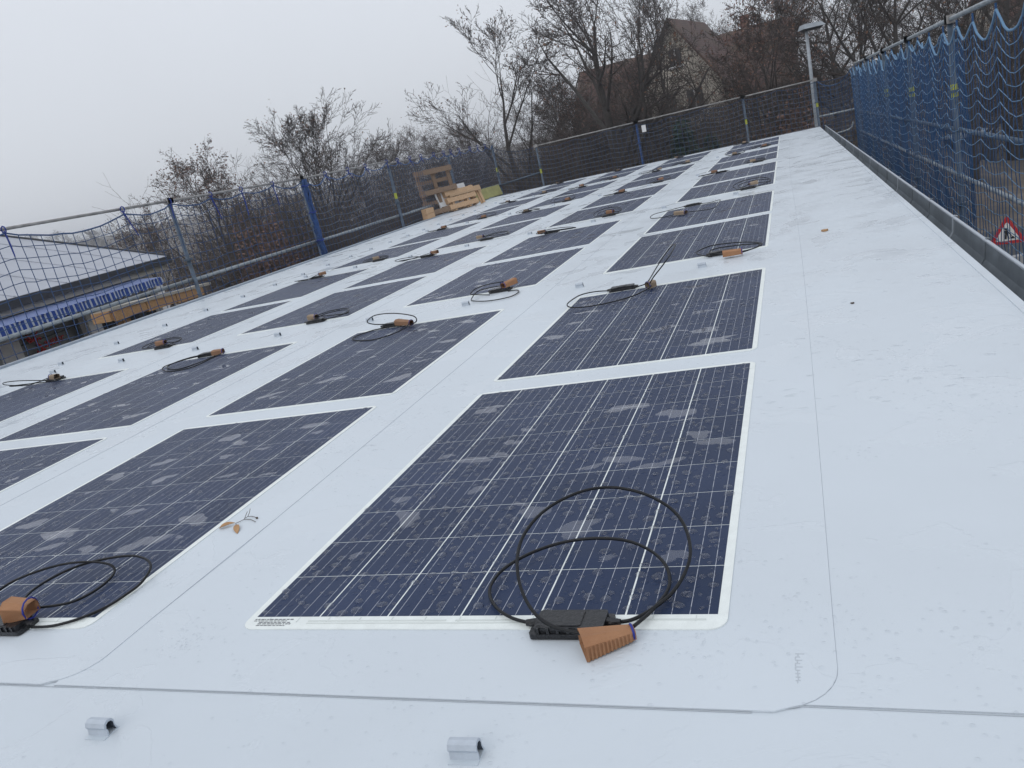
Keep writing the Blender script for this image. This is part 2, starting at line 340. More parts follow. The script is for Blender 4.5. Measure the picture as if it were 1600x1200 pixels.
MT = dict(
    membrane=membrane_mat('pvc_membrane', (.565, .615, .66)),
    sheet=membrane_mat('pvc_sheet', (.575, .625, .67)),
    backing=mat('panel_backsheet', (.74, .78, .76), .4, noise=.05, nscale=30, bump=.1, bscale=60),
    ridge=mat('panel_ridge', (.60, .64, .62), .45),
    cell=cell_mat('solar_cell'), water=water_mat(), puddle=water_mat('puddle_water', 1.62, (.97, .97, .98), .02, 0.0), wetfilm=water_mat('membrane_water', 1.38, (.97, .975, .98), .04, .2),
    print=mat('grey_print', (.16, .17, .18), .6),
    blackplastic=mat('black_plastic', (.012, .013, .016), .35, noise=.3, nscale=60, bump=.25, bscale=90),
    cable=mat('cable_rubber', (.007, .008, .010), .42, bump=.08, bscale=200, spec=.3),
    cardboard=mat('cardboard', (.30, .145, .07), .85, noise=.22, nscale=14, bump=.25, bscale=60, col2=(.36, .19, .10)),
    cardboard_pale=mat('pale_cardboard', (.24, .18, .125), .85, noise=.2, nscale=14, col2=(.32, .25, .18)),
    cardboard_dull=mat('dull_cardboard', (.22, .12, .07), .85, col2=(.28, .16, .095), nscale=14),
    band=mat('blue_rubber', (.01, .02, .22), .5),
    clip=mat('grey_pvc_clip', (.44, .49, .55), .42, noise=.1, nscale=30),
    clipdark=mat('clip_hollow', (.09, .105, .13), .6),
    flange=mat('clip_flange', (.52, .58, .63), .4),
    trim=mat('edge_metal', (.33, .38, .44), .45, metal=.3, noise=.12, nscale=10),
    trimdark=mat('dark_edge_metal', (.10, .11, .13), .5, metal=.3),
    gutter=mat('gutter_zinc', (.20, .225, .25), .45, metal=.45, noise=.25, nscale=6, bump=.1, bscale=14),
    gutterrim=mat('gutter_bead', (.46, .50, .55), .4, metal=.4),
    wall=mat('render_wall', (.45, .44, .42), .9, noise=.1, bump=.2),
    galv=mat('galvanised_tube', (.28, .31, .33), .5, metal=.5, noise=.3, nscale=12),
    galvdim=mat('dimmed_tube', (.065, .095, .135), .5, metal=.1, noise=.3, nscale=14),  # tube darkened and blued: dimming by the nets put into the colour
    bluetube=mat('blue_wrap', (.012, .048, .16), .7, noise=.35, nscale=20, bump=.5, bscale=30),
    rustrail=mat('worn_rail', (.27, .265, .26), .6, metal=.3, noise=.35, nscale=9),
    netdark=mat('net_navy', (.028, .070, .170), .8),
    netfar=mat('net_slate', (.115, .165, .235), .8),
    netblue=mat('net_blue', (.018, .070, .180), .85),
    netlit=mat('net_blue_lit', (.12, .235, .38), .8),  # lit copy of the net blue, light on the cords put into the colour
    strap=mat('blue_strap', (.012, .035, .22), .7),
    yellow=mat('yellow_tag', (.40, .43, .05), .5),
    whitetag=mat('white_tag', (.7, .7, .7), .6),
    woodold=wood_mat('weathered_wood', (.17, .115, .08), (.28, .19, .125)),
    woodnew=wood_mat('fresh_wood', (.45, .28, .16), (.60, .41, .25)),
    woodmid=wood_mat('pallet_wood', (.38, .25, .15), (.52, .36, .22)),
    board=mat('white_board', (.62, .62, .62), .6, noise=.08, nscale=5),
    insul=mat('olive_board', (.30, .29, .12), .8, noise=.15),
    timber=wood_mat('orange_timber', (.34, .19, .085), (.48, .29, .14)),
    bark=mat('bark', (.032, .028, .026), .9, col2=(.060, .053, .047), nscale=5, bump=.5, bscale=14),
    twig=mat('twig', (.045, .034, .029), .9),
    leaf=leaf_mat('dry_leaf', (.10, .045, .028), (.19, .105, .06)),
    leafred=leaf_mat('russet_leaf', (.085, .045, .034), (.19, .11, .08)),
    needle=leaf_mat('needle', (.010, .030, .022), (.028, .06, .04)),
    shrub=mat('brush_twig', (.035, .030, .029), .9, col2=(.095, .075, .064), nscale=.9),
    asphalt=mat('asphalt', (.045, .047, .052), .7, noise=.3, nscale=2, bump=.3, bscale=40),
    concrete=mat('concrete', (.30, .30, .30), .9, noise=.15, nscale=3),
    tile=tile_mat('roof_tile', (.105, .055, .042), (.145, .08, .06)),
    tilered=tile_mat('red_roof_tile', (.19, .07, .045), (.25, .10, .065)),
    cream=mat('cream_render', (.42, .385, .33), .9, noise=.12, nscale=2),
    greywall=mat('grey_render', (.26, .26, .27), .9, noise=.12, nscale=2),
    glass=mat('window_glass', (.02, .025, .03), .08, spec=.7),
    frame=mat('white_frame', (.62, .62, .62), .6),
    darkwood=mat('dark_fascia', (.030, .033, .040), .6, noise=.2),
    metalroof=mat('metal_roof', (.35, .37, .42), .45, metal=.0, noise=.08, nscale=2),
    beige=mat('beige_band', (.36, .34, .30), .8, noise=.1),
    shop=mat('shopfront', (.22, .225, .23), .35, noise=.25, nscale=3),
    white=mat('white_pillar', (.74, .74, .74), .8, noise=.08),
    awning=stripe_mat('awning_cloth', (.008, .05, .27), (.40, .45, .54), 9.5),
    red=mat('red_paint', (.50, .02, .02), .5), black=mat('black_paint', (.012, .012, .012), .6),
    signwhite=mat('sign_white', (.75, .75, .73), .5),
    lampgrey=mat('lamp_grey', (.30, .33, .36), .5, metal=.3, noise=.15), lampdark=mat('lamp_bowl', (.035, .04, .045), .3),
    driedleaf=mat('fallen_leaf', (.32, .17, .07), .7, col2=(.42, .25, .12), nscale=40),
    stem=mat('leaf_stem', (.06, .04, .025), .8),
)
def ground_mat():
    m = bpy.data.materials.new('ground_cover'); m.use_nodes = True; t = m.node_tree; b = t.nodes['Principled BSDF']
    g = t.nodes.new('ShaderNodeNewGeometry')
    n = t.nodes.new('ShaderNodeTexNoise'); n.inputs['Scale'].default_value = .35; n.inputs['Detail'].default_value = 9; n.inputs['Roughness'].default_value = .7
    t.links.new(g.outputs['Position'], n.inputs['Vector'])
    r = t.nodes.new('ShaderNodeValToRGB'); e = r.color_ramp.elements; e[0].position = .3; e[1].position = .72
    e[0].color = (.055, .050, .040, 1); e[1].color = (.20, .175, .15, 1)
    x = e.new(.5); x.color = (.10, .082, .066, 1)
    t.links.new(n.outputs['Fac'], r.inputs[0]); t.links.new(r.outputs[0], b.inputs['Base Color']); b.inputs['Roughness'].default_value = .95
    bp = t.nodes.new('ShaderNodeBump'); bp.inputs['Strength'].default_value = .6; bp.inputs['Distance'].default_value = .3
    t.links.new(n.outputs['Fac'], bp.inputs['Height']); t.links.new(bp.outputs[0], b.inputs['Normal'])
    return m
MT['ground'] = ground_mat()
MT['yard'] = mat('gravel_yard', (.07, .06, .053), .9, col2=(.135, .12, .108), nscale=.8, detail=9, bump=.3, bscale=6)

# ================================================================== STRUCTURE: ground, street, yard
def smooth(a, b, x):
    t = np.clip((x - a) / (b - a), 0, 1); return t * t * (3 - 2 * t)
def gz(x, y):
    x = np.asarray(x, float); y = np.asarray(y, float)
    z = -4.0 + 3.6 * smooth(25, 42, y) * smooth(-28, -14, x) * (1 - smooth(2, 9, x))
    z = z + 1.2 * smooth(45, 90, y)
    d = np.hypot(x, y)
    z = z + 11 * smooth(140, 400, d) * (0.45 + .55 * smooth(-200, 50, y)) + 0.25 * np.sin(x * .21 + 1) * np.cos(y * .17) * smooth(24, 40, d)
    return z
xs = np.unique(np.concatenate([np.linspace(-320, 320, 51), np.linspace(-60, 60, 61)])); ys = np.unique(np.concatenate([np.linspace(-320, 320, 51), np.linspace(-10, 110, 61)]))
X, Y = np.meshgrid(xs, ys); Z = gz(X, Y)
gv = np.stack([X.ravel(), Y.ravel(), Z.ravel()], 1); nx = len(xs)
ii, jj = np.meshgrid(np.arange(nx - 1), np.arange(len(ys) - 1)); a0 = (jj * nx + ii).ravel()
gf = np.stack([a0, a0 + 1, a0 + nx + 1, a0 + nx], 1)
tag(np_obj('ground', gv, gf, MT['ground'], smooth=True), kind='structure')
def sheet_on_ground(name, x0, x1, y0, y1, dz, m, n=12):
    xs = np.linspace(x0, x1, n); ys = np.linspace(y0, y1, n * 4); X, Y = np.meshgrid(xs, ys); Z = np.full_like(X, -4.0 + dz)
    v = np.stack([X.ravel(), Y.ravel(), Z.ravel()], 1); i, j = np.meshgrid(np.arange(n - 1), np.arange(n * 4 - 1)); a = (j * n + i).ravel()
    return tag(np_obj(name, v, np.stack([a, a + 1, a + n + 1, a + n], 1), m), kind='structure')
sheet_on_ground('street', 3.4, 9.0, -30, 23.8, .012, MT['asphalt'])
sheet_on_ground('gravel_yard', 9.6, 34, -10, 24, .016, MT['yard'])
mb = MB()
for k in range(27): mb.box((9.15, -30 + 2 * k + .99, -3.94), (.14, 1.97, .17))
tag(mb.build('kerb', MT['concrete']), kind='structure')
sheet_on_ground('courtyard', -24, -7.2, -12, 24, .010, MT['asphalt'])

# ================================================================== the roof we stand on
XL, XR, YB, YF = -6.87, 0.83, 17.95, -2.6
bld = thing('flat_roofed_building', 'building under the large pale membrane roof with the solar panels', 'building', (0, 0, -4.0))
Zb = 4.0
mb = MB(); mb.box(((XL + XR) / 2, (YB + YF) / 2, Zb - .125), (XR - XL, YB - YF, .25)); mb.build('roof_membrane', MT['membrane'], bld)
mb = MB(); mb.box(((XL + XR) / 2, (YB + YF) / 2, 1.87), (XR - XL - .3, YB - YF - .3, 3.74)); mb.build('wall', MT['wall'], bld)
def round_rect(x0, x1, y0, y1, r, corners=(1, 1, 1, 1), n=6):
    out = []
    for k, (cx, cy, a0) in enumerate(((x0 + r, y0 + r, 180), (x1 - r, y0 + r, 270), (x1 - r, y1 - r, 0), (x0 + r, y1 - r, 90))):
        if corners[k]:
            for i in range(n + 1):
                a = math.radians(a0 + 90 * i / n); out.append((cx + r * math.cos(a), cy + r * math.sin(a)))
        else: out.append(((x0, x1, x1, x0)[k], (y0, y0, y1, y1)[k]))
    return out
PITCH = 1.4145
def edge_wave(poly, amp=.003):
    return [(x + amp * math.sin(y * 3.1 + x), y + amp * math.sin(x * 2.3 + y)) for x, y in poly]
SHEET_Z = []
def sheet(poly, z0, z1, name='membrane_sheet'):
    mb = MB(); mb.prism(poly, Zb + z0, Zb + z1); return mb.build(name, MT['sheet'], bld)
sheet([(.10, -.205), (XR - .05, -.212), (XR - .05, 17.9), (.10, 17.9)], .0002, .0022)
sheet([(XL + .05, -.21), (-5.40, -.21), (-5.40, 17.9), (XL + .05, 17.9)], .0002, .0022)
for c in range(4):
    x1 = .175 - PITCH * c; x0 = x1 - PITCH - .05; zt = .0034 + .0014 * c
    SHEET_Z.append(zt)
    right = [(x1 + .012 * math.sin(y * .55 + c) * (0 if y < .2 else 1), y) for y in np.linspace(.0, 17.9, 40)]
    arc = [(x1 - .085 + .085 * math.cos(a), -.215 + .085 + .085 * math.sin(a)) for a in np.linspace(-math.pi / 2, 0, 8)]
    poly = [(x0, -.2215 - .0009 * c)] + [(x1 - .086, -.2215 - .0009 * c)] + arc[1:] + right + [(x0, 17.9)]
    sheet(poly, .0004, zt)
# weld seams along the sheet edges, darker than the sheets
mb = MB()
for c in range(4):
    x1 = .175 - PITCH * c
    pts = [(x1 - .085 + .085 * math.cos(a), -.215 + .085 + .085 * math.sin(a), Zb + .0020 + .0014 * max(c - 1, -.2)) for a in np.linspace(-math.pi / 2, 0, 10)] + \
          [(x1 + .012 * math.sin(y * .55 + c) * (0 if y < .2 else 1), y, Zb + .0020 + .0014 * c) for y in np.linspace(0, 17.8, 60)]
    mb.tube(pts, .0009 if c else .0011, 4)
mb.tube([(.12 + (x - .1), -.2075 - .0096 * (x - .1) / .68 * 1.0, Zb + .0006) for x in np.linspace(.1, XR - .08, 12)], .0010, 4)
mb.tube([(x, -.2235 - .0009 * min(3, max(0, (.175 - x) // PITCH)), Zb + .0008) for x in np.linspace(-5.4, .06, 120)], .0010, 4)
mb.build('weld_seam', mat('seam_grey', (.40, .44, .48), .8), bld)
# edge metal: left, back, drip edge at the gutter
mb = MB(); mb.box((XL - .02, (YB + YF) / 2, Zb - .03), (.10, YB - YF + .1, .10)); mb.build('edge_trim', MT['trim'], bld)
mb = MB(); mb.box(((XL + XR) / 2, YB + .03, Zb - .055), (XR - XL + .05, .08, .13)); mb.build('edge_trim', MT['trimdark'], bld)
mb = MB(); mb.box((XR - .012, (YB + YF) / 2, Zb + .0012), (.03, YB - YF - .04, .0035)); mb.build('drip_edge', MT['membrane'], bld)
# gutter
gp = [(.838, -.035), (.842, -.085), (.862, -.112), (.892, -.118), (.918, -.105), (.934, -.075), (.940, -.004)]
mb = MB(); mb.sweep([(x, Zb + z) for x, z in gp], YF, YB + .05, .0016); gut = mb.build('gutter', MT['gutter'], bld, smooth=False)
mb = MB(); mb.tube([(.944, y, Zb + .001) for y in np.linspace(YF, YB + .05, 24)], .0085, 8); mb.build('bead', MT['gutterrim'], gut, smooth=True)
for k in range(27):
    y = -.9 + .735 * k + random.uniform(-.02, .02)
    if y > 17.8: break
    mb = MB(); pr = [(x - .002, Zb + z + .002) for x, z in gp]
    mb.sweep(pr[2:] + [(.9475, Zb + .0125), (.9565, Zb + .008)], y - .013, y + .013, .0035)
    mb.build('gutter_bracket', MT['gutterrim'] if k % 3 == 0 else MT['gutter'], gut)
# faint print on the sheet, along its right edge (too small to read)
mb = MB()
for k in range(9):
    hgt = .013 if k == 0 else random.choice((.007, .007, .010)); y = -.098 - .0075 * k
    mb.box((.118 + hgt / 2, y, Zb + .0036), (hgt, .0016, .0004)); mb.box((.118 + random.uniform(0, .005), y - .003, Zb + .0036), (.0018, .005, .0004))
mb.build('sheet_print', mat('pale_print', (.47, .51, .55), .6), bld)

# ================================================================== solar panels
PW, PL, G1, G2 = .95, 1.3766, .1616, .6852
CU, CV = PW / 6, PL / 9
def cell_mesh():
    mb = MB(); x, y, h = CU / 2 - .0017, CV / 2 - .0009, .00012
    ch = .004
    top = [(-x, -y, h), (x, -y, h), (x, y, h), (-x, y, h)]; bot = [(a, b, -h) for a, b, _ in top]
    uvq = [(0, 0), (1, 0), (1, 1), (0, 1)]
    mb.add(top + bot, [(0, 1, 2, 3), (4, 5, 1, 0), (5, 6, 2, 1), (6, 7, 3, 2), (7, 4, 0, 3)], uv=[uvq, [(0, 0)] * 4, [(1, 0)] * 4, [(1, 1)] * 4, [(0, 0)] * 4])
    me = mb.build('cell', MT['cell']); d = me.data; bpy.data.objects.remove(me); return d
CELL = cell_mesh()
def cells_joined():
    mb = MB(); x, y, h = CU / 2 - .0017, CV / 2 - .0009, .00012
    for i in range(6):
        for j in range(9):
            cx, cy = -PW + (i + .5) * CU, (j + .5) * CV
            top = [(cx - x, cy - y, h), (cx + x, cy - y, h), (cx + x, cy + y, h), (cx - x, cy + y, h)]
            bot = [(a, b, -h) for a, b, _ in top]
            mb.add(top + bot, [(0, 1, 2, 3), (4, 5, 1, 0), (5, 6, 2, 1), (6, 7, 3, 2), (7, 4, 0, 3)],
                   uv=[[(0, 0), (1, 0), (1, 1), (0, 1)]] + [[(0, 0)] * 4] * 4)
    me = mb.build('solar_cells', MT['cell']); d = me.data; bpy.data.objects.remove(me); return d
CELLS = cells_joined()
def backing_meshes():
    out = []
    for flip in (0, 1):
        y0, y1 = (-.040, PL + .017) if not flip else (-.017, PL + .040)
        mb = MB(); mb.prism(round_rect(-PW - .015, .015, y0, y1, .03), 0, .0022)
        o = mb.build('backing', MT['backing']); out.append(o.data); bpy.data.objects.remove(o)
    return out
BACK = backing_meshes()
def ribbon_mesh(flip):
    mb = MB(); s = -1 if flip else 1; yb = PL if flip else 0
    for k, (a, b, w) in enumerate(((-.93 + .12, -.50, .004), (-.93 + .12, -.20, .003), (-.48, -.02, .004))):
        yy = yb - s * (.014 + .008 * (k % 2)); mb.box(((a + b) / 2, yy, .0026), (b - a, w, .0008))
    for i in range(13):
        mb.box((-PW + CU * (i * .46 + .25), yb - s * .010, .00255), (.0016, .016, .0006))
    o = mb.build('bus_ribbon', MT['ridge']); d = o.data; bpy.data.objects.remove(o); return d
RIB = [ribbon_mesh(0), ribbon_mesh(1)]
def jbox_mesh():
    mb = MB()
    mb.prism(round_rect(-.072, .072, -.030, .030, .006, n=3), 0, .010)
    mb.prism(round_rect(-.062, .062, -.026, .026, .006, n=3), .010, .021)
    mb.prism(round_rect(-.022, .022, -.022, .022, .003, n=2), .021, .0225)
    for k in range(7):
        mb.box((-.054 + .018 * k, -.0275, .012), (.005, .004, .018))
    for s in (-1, 1): mb.tube([(s * .06, .004, .011), (s * .085, .004, .010)], [.0085, .006], 8)
    o = mb.build('junction_box', MT['blackplastic']); d = o.data; bpy.data.objects.remove(o); return d
JB = jbox_mesh()
def sleeve(parent, a, b, w0, w1, h0, h1, m, origin, roll=0.0, fold=True):
    """folded cardboard sleeve from a (open, wide end) to b (narrow, banded end)"""
    a = Vector(a) - origin; b = Vector(b) - origin; d = (b - a).normalized(); x = d.cross(Vector((0, 0, 1))).normalized(); z = x.cross(d)
    q = Matrix.Rotation(roll, 3, d); x = q @ x; z = q @ z
    mb = MB(); n = 7; T = .0016
    def ring(c, w, h, t):
        p = [(-w, -h), (w * .96, -h), (w, h * .55), (w * .35, h), (-w * .8, h * .9), (-w, h * .4)]
        return [c + x * (u * (1 - t / max(w, .004))) + z * (v * (1 - t / max(h, .004))) for u, v in p]
    outer = []; inner = []
    for i in range(n):
        t = i / (n - 1); c = a.lerp(b, t); w = (w0 + (w1 - w0) * t) / 2; h = (h0 + (h1 - h0) * t) / 2
        outer.append(ring(c, w, h, 0)); inner.append(ring(c, w, h, T))
    vs = [p for r_ in outer for p in r_] + [p for r_ in inner for p in r_]; k = 6; fs = []
    for i in range(n - 1):
        for j in range(k):
            l = (j + 1) % k
            fs.append((i * k + j, i * k + l, (i + 1) * k + l, (i + 1) * k + j))
            o2 = n * k; fs.append((o2 + i * k + l, o2 + i * k + j, o2 + (i + 1) * k + j, o2 + (i + 1) * k + l))
    for j in range(k):
        l = (j + 1) % k; fs.append((j, n * k + j, n * k + l, l))
    mb.add(vs, fs)
    if fold:                                      # corrugation ribs on the near side
        for i in range(12):
            t = .04 + .92 * i / 12; c = a.lerp(b, t); h = (h0 + (h1 - h0) * t) / 2; w = (w0 + (w1 - w0) * t) / 2
            s = 1 if x.y < 0 else -1
            mb.tube([c + x * (w * 1.0 * s) - z * h * .95, c + x * (w * 1.0 * s) + z * h * .5], .0023, 4)
    o = mb.build('cardboard_sleeve', m, parent)
    return o
def band(parent, a, b, r, origin):
    a = Vector(a) - origin; b = Vector(b) - origin; d = (b - a).normalized(); x = d.cross(Vector((0, 0, 1))).normalized(); z = x.cross(d)
    mb = MB(); c = b - d * .004
    mb.tube([c + (x * math.cos(t) + z * math.sin(t)) * r for t in np.linspace(0, 2 * math.pi, 12, endpoint=False)], .0022, 5, closed=True)
    if r > 9: mb.tube([c - d * .004 + (x * math.cos(t) + z * math.sin(t)) * r * 1.04 for t in np.linspace(0, 2 * math.pi, 12, endpoint=False)], .002, 5, closed=True)
    return mb.build('rubber_band', MT['band'], parent)
CABR = .0033
def px_path(pts, off, k, zs):                    # crop pixel lists -> points on / above the roof
    n = len(pts); out = []
    for i, (x, y) in enumerate(pts):
        t = i / (n - 1); z = np.interp(t, np.linspace(0, 1, len(zs)), zs)
        out.append(U(off[0] + x / k, off[1] + y / k, z))
    return out
def zigless(pts): return spline(pts, 7)

CUSTOM = {}
CUSTOM[(0, 1)] = dict(paths=[
    ([(415, 935), (330, 928), (235, 900), (150, 845), (104, 770), (112, 690), (190, 595), (350, 500), (550, 432), (750, 405), (950, 418), (1100, 478), (1195, 565), (1226, 660), (1205, 745), (1120, 850), (1060, 905), (1000, 955)], (740, 740), 4, [.012, .012, .015, .02, .03, .035, .03, .02, .016, .02]),
    ([(870, 930), (985, 915), (1110, 850), (1240, 745), (1325, 610), (1355, 480), (1320, 330), (1235, 220), (1100, 140), (960, 98), (830, 86), (680, 110), (520, 180), (400, 270), (310, 390), (274, 520), (280, 650), (315, 765), (375, 865), (455, 935), (550, 972), (680, 1000), (760, 1010)], (740, 740), 4, [.012, .016, .03, .06, .09, .11, .12, .11, .09, .06, .04, .03, .024])],
    sleeve=((909, 1006, .022), (991, 986, .018), .054, .022, .036, .018))
CUSTOM[(1, 1)] = dict(paths=[
    ([(215, 798), (330, 785), (440, 760), (560, 700), (650, 630), (682, 580), (662, 546), (590, 528), (480, 527), (350, 545), (200, 590), (80, 640), (0, 690), (-110, 780), (-130, 860), (-60, 905)], (0, 740), 3.81, [.03, .02, .015, .02, .04, .05, .05, .03, .02, .012]),
    ([(190, 915), (320, 905), (480, 860), (640, 790), (750, 720), (830, 660), (885, 590), (896, 540), (860, 505), (780, 489), (640, 505), (480, 545), (330, 610), (200, 690), (140, 752), (120, 800)], (0, 740), 3.81, [.012, .012, .012, .015, .03, .04, .04, .035, .035, .04])],
    sleeve=((13, 952, .05), (50, 950, .045), .05, .044, .05, .030))
CUSTOM[(0, 2)] = dict(paths=[
    ([(410, 312), (300, 318), (200, 340), (135, 378), (110, 405), (130, 421), (200, 422), (320, 405), (450, 375), (560, 340), (640, 300), (665, 280)], (860, 380), 4.21, [.012, .02, .03, .02, .012, .02, .03]),
    ([(565, 288), (620, 270), (645, 248), (695, 165), (750, 80), (795, 22), (815, 8), (818, 20), (790, 72), (735, 150), (680, 220), (655, 262)], (860, 380), 4.21, [.012, .03, .06, .12, .17, .19, .17, .1, .04])],
    sleeve=((1022, 442, .03), (1011, 446, .03), .034, .034, .034, .034), pale=True)
CUSTOM[(0, 3)] = dict(paths=[
    ([(850, 885), (800, 878), (752, 860), (830, 820), (950, 800), (1080, 793), (1162, 802), (1130, 825), (1040, 856)], (900, 180), 4, [.012, .02, .03, .05, .06, .05, .02]),
    ([(985, 875), (900, 868), (835, 860), (865, 836), (980, 816), (1090, 806), (1150, 806), (1110, 832), (1030, 852)], (900, 180), 4, [.012, .02, .03, .04, .05, .04, .02])],
    sleeve=((1129, 396.5, .034), (1160, 392, .030), .042, .036, .034, .030))
CUSTOM[(0, 4)] = dict(paths=[
    ([(690, 565), (600, 590), (500, 615), (465, 635), (480, 645), (560, 635), (640, 612)], (900, 180), 4, [.012, .03, .05, .03, .012, .02]),
    ([(775, 553), (840, 545), (890, 530), (900, 535), (860, 580), (760, 598), (680, 607)], (900, 180), 4, [.012, .03, .05, .03, .02])],
    sleeve=((1055, 333, .03), (1072, 331.5, .03), .04, .036, .034, .03), pale=True)
CUSTOM[(1, 2)] = dict(paths=[
    ([(510, 388), (430, 405), (330, 440), (298, 462), (330, 472), (440, 465), (560, 430), (640, 390), (668, 362)], (480, 420), 4.21, [.012, .012, .016, .012, .012, .02, .03]),
    ([(640, 372), (700, 358), (720, 335), (690, 308), (570, 293), (450, 305), (395, 345), (430, 364), (520, 365), (590, 358)], (480, 420), 4.21, [.012, .03, .06, .08, .09, .08, .05, .03, .03])],
    sleeve=((620, 503, .035), (643, 504, .03), .04, .03, .034, .026))
CUSTOM[(1, 3)] = dict(paths=[
    ([(1200, 172), (1110, 170), (1075, 165), (1110, 130), (1200, 100), (1290, 85)], (480, 420), 4.21, [.012, .02, .04, .06, .07]),
    ([(1320, 148), (1380, 140), (1388, 155), (1330, 185), (1200, 210), (1100, 212), (1080, 200), (1120, 150), (1200, 125), (1280, 112)], (480, 420), 4.21, [.012, .012, .012, .012, .02, .05, .06])],
    sleeve=((804, 438, .05), (785, 446.5, .045), .05, .04, .038, .032))
CUSTOM[(2, 2)] = dict(paths=[
    ([(1050, 385), (950, 410), (860, 440), (848, 460), (900, 466), (1000, 445), (1100, 400), (1150, 375)], (0, 440), 3.33, [.02, .03, .03, .012, .012, .02, .03]),
    ([(1100, 375), (1000, 392), (900, 425), (870, 450), (930, 455), (1040, 420), (1120, 385)], (0, 440), 3.33, [.02, .03, .02, .012, .012, .03])],
    sleeve=((333, 551, .03), (349, 548, .03), .05, .03, .034, .028))

COLN = ['column beside the gutter', 'second column from the gutter', 'third column from the gutter', 'leftmost column']
ORD = ['first', 'second', 'third', 'fourth', 'fifth', 'sixth', 'seventh', 'eighth', 'ninth', 'tenth']
USX = [0.0, -1.4114, -2.826, -4.2442]
NEAR = {(0, 1), (0, 2), (1, 1), (1, 2), (2, 1), (2, 2), (3, 1), (3, 2)}
PANELS = {}
def panel_origin(c, p):
    pi = p - 1; v = (pi // 2) * (2 * PL + G1 + G2) + (pi % 2) * (PL + G1)
    return Vector((USX[c], v, SHEET_Z[c]))
for c in range(4):
    for p in range(1, 11):
        o = panel_origin(c, p); flip = 0 if p % 2 else 1
        t = thing('solar_panel', 'wet solar panel, %s from the camera in the %s' % (ORD[p - 1], COLN[c]), 'solar panel', o, 'solar panels laid flat in four columns')
        PANELS[(c, p)] = t
        bk = link('backing', BACK[flip], t); link('bus_ribbon', RIB[flip], bk)
        if (c, p) in NEAR:
            for i in range(6):
                for j in range(9):
                    ce = link('cell', CELL, t, (-PW + (i + .5) * CU, (j + .5) * CV, .00236))
        else:
            ce = link('solar_cells', CELLS, t, (0, 0, .00236)); ce['kind'] = 'stuff'
        rnd = random.Random(c * 31 + p * 7)
        jx = -.24 if not flip else -PW + .24; jx += rnd.uniform(-.01, .01); jy = -.040 if not flip else PL + .040
        j = link('junction_box', JB, t, (jx, jy, .0022))
        if flip: j.rotation_euler = (0, 0, math.pi)
        if (c, p) in CUSTOM:
            cu = CUSTOM[(c, p)]
            paths = [zigless(px_path(*q)) for q in cu['paths']]
            sa, sb, w0, w1, h0, h1 = cu['sleeve']; sa = U(*sa); sb = U(*sb); pale = cu.get('pale')
        else:
            # loosely thrown loop of spare cable beside the box
            J = o + Vector((jx, jy, .013)); s = 1 if not flip else -1
            cx = rnd.uniform(-.14, .10); A = rnd.uniform(.15, .22); B = rnd.uniform(.10, .17); lift = rnd.choice((.02, .03, .05, .09)); side = rnd.choice((-1, 1))
            ctr = J + Vector((cx, s * (B + rnd.uniform(-.03, .05)), 0)); paths = []
            sb = J + Vector((rnd.uniform(-.05, .06), s * rnd.uniform(.005, .05) , rnd.uniform(.022, .034)))
            ang = rnd.uniform(-.5, .5) + (0 if side > 0 else math.pi)
            sa = sb + Vector((math.cos(ang), math.sin(ang), 0)) * .085
            for q, sg in enumerate((-1, 1)):
                a0 = -math.pi / 2; pts = [J + Vector((sg * .07, .004, 0)), J + Vector((sg * .11, s * .012, 0))]
                for k in range(1, 9):
                    an = a0 + sg * (.35 + k / 9 * (5.3 + .5 * q)); f = 1 - .14 * q - .02 * k
                    pts.append(ctr + Vector((A * f * math.cos(an), s * B * f * (math.sin(an)), lift * (.5 - .5 * math.cos(k / 9 * 2 * math.pi)) * (1 - .4 * q))))
                pts.append(sb.lerp(sa, .05 if q else .4)); paths.append(spline(pts, 6))
            w0, w1, h0, h1 = .046, .036, .036, .028; pale = rnd.random() < .45
        mbc = MB()
        for pth in paths: mbc.tube([q - o for q in pth], CABR, 6)
        cb = mbc.build('cable', MT['cable'], t, smooth=True)
        sleeve(cb, sa, sb, w0, w1, h0, h1, MT['cardboard_pale'] if pale else (MT['cardboard'] if (c, p) in ((0, 1), (1, 1), (0, 3), (1, 3)) else MT['cardboard_dull']), o, fold=(c, p) in ((0, 1), (1, 1)))
        band(cb, sa, sb, max(w1, h1) * .56, o)
# rating plate print on the nearest panel's corner
mb = MB(); rnd = random.Random(3)
for row, (y, n, h) in enumerate(((-.0085, 11, .0035), (-.0135, 9, .0022), (-.0185, 8, .0030), (-.0235, 9, .0030), (-.029, 8, .0026))):
    x = -PW + (.004 if row < 2 else .02)
    for k in range(n):
        w = rnd.uniform(.003, .010); mb.box((x + w / 2, y, .0024), (w, h, .0003)); x += w + rnd.uniform(.0015, .003)
mb.build('rating_print', MT['print'], PANELS[(0, 1)])

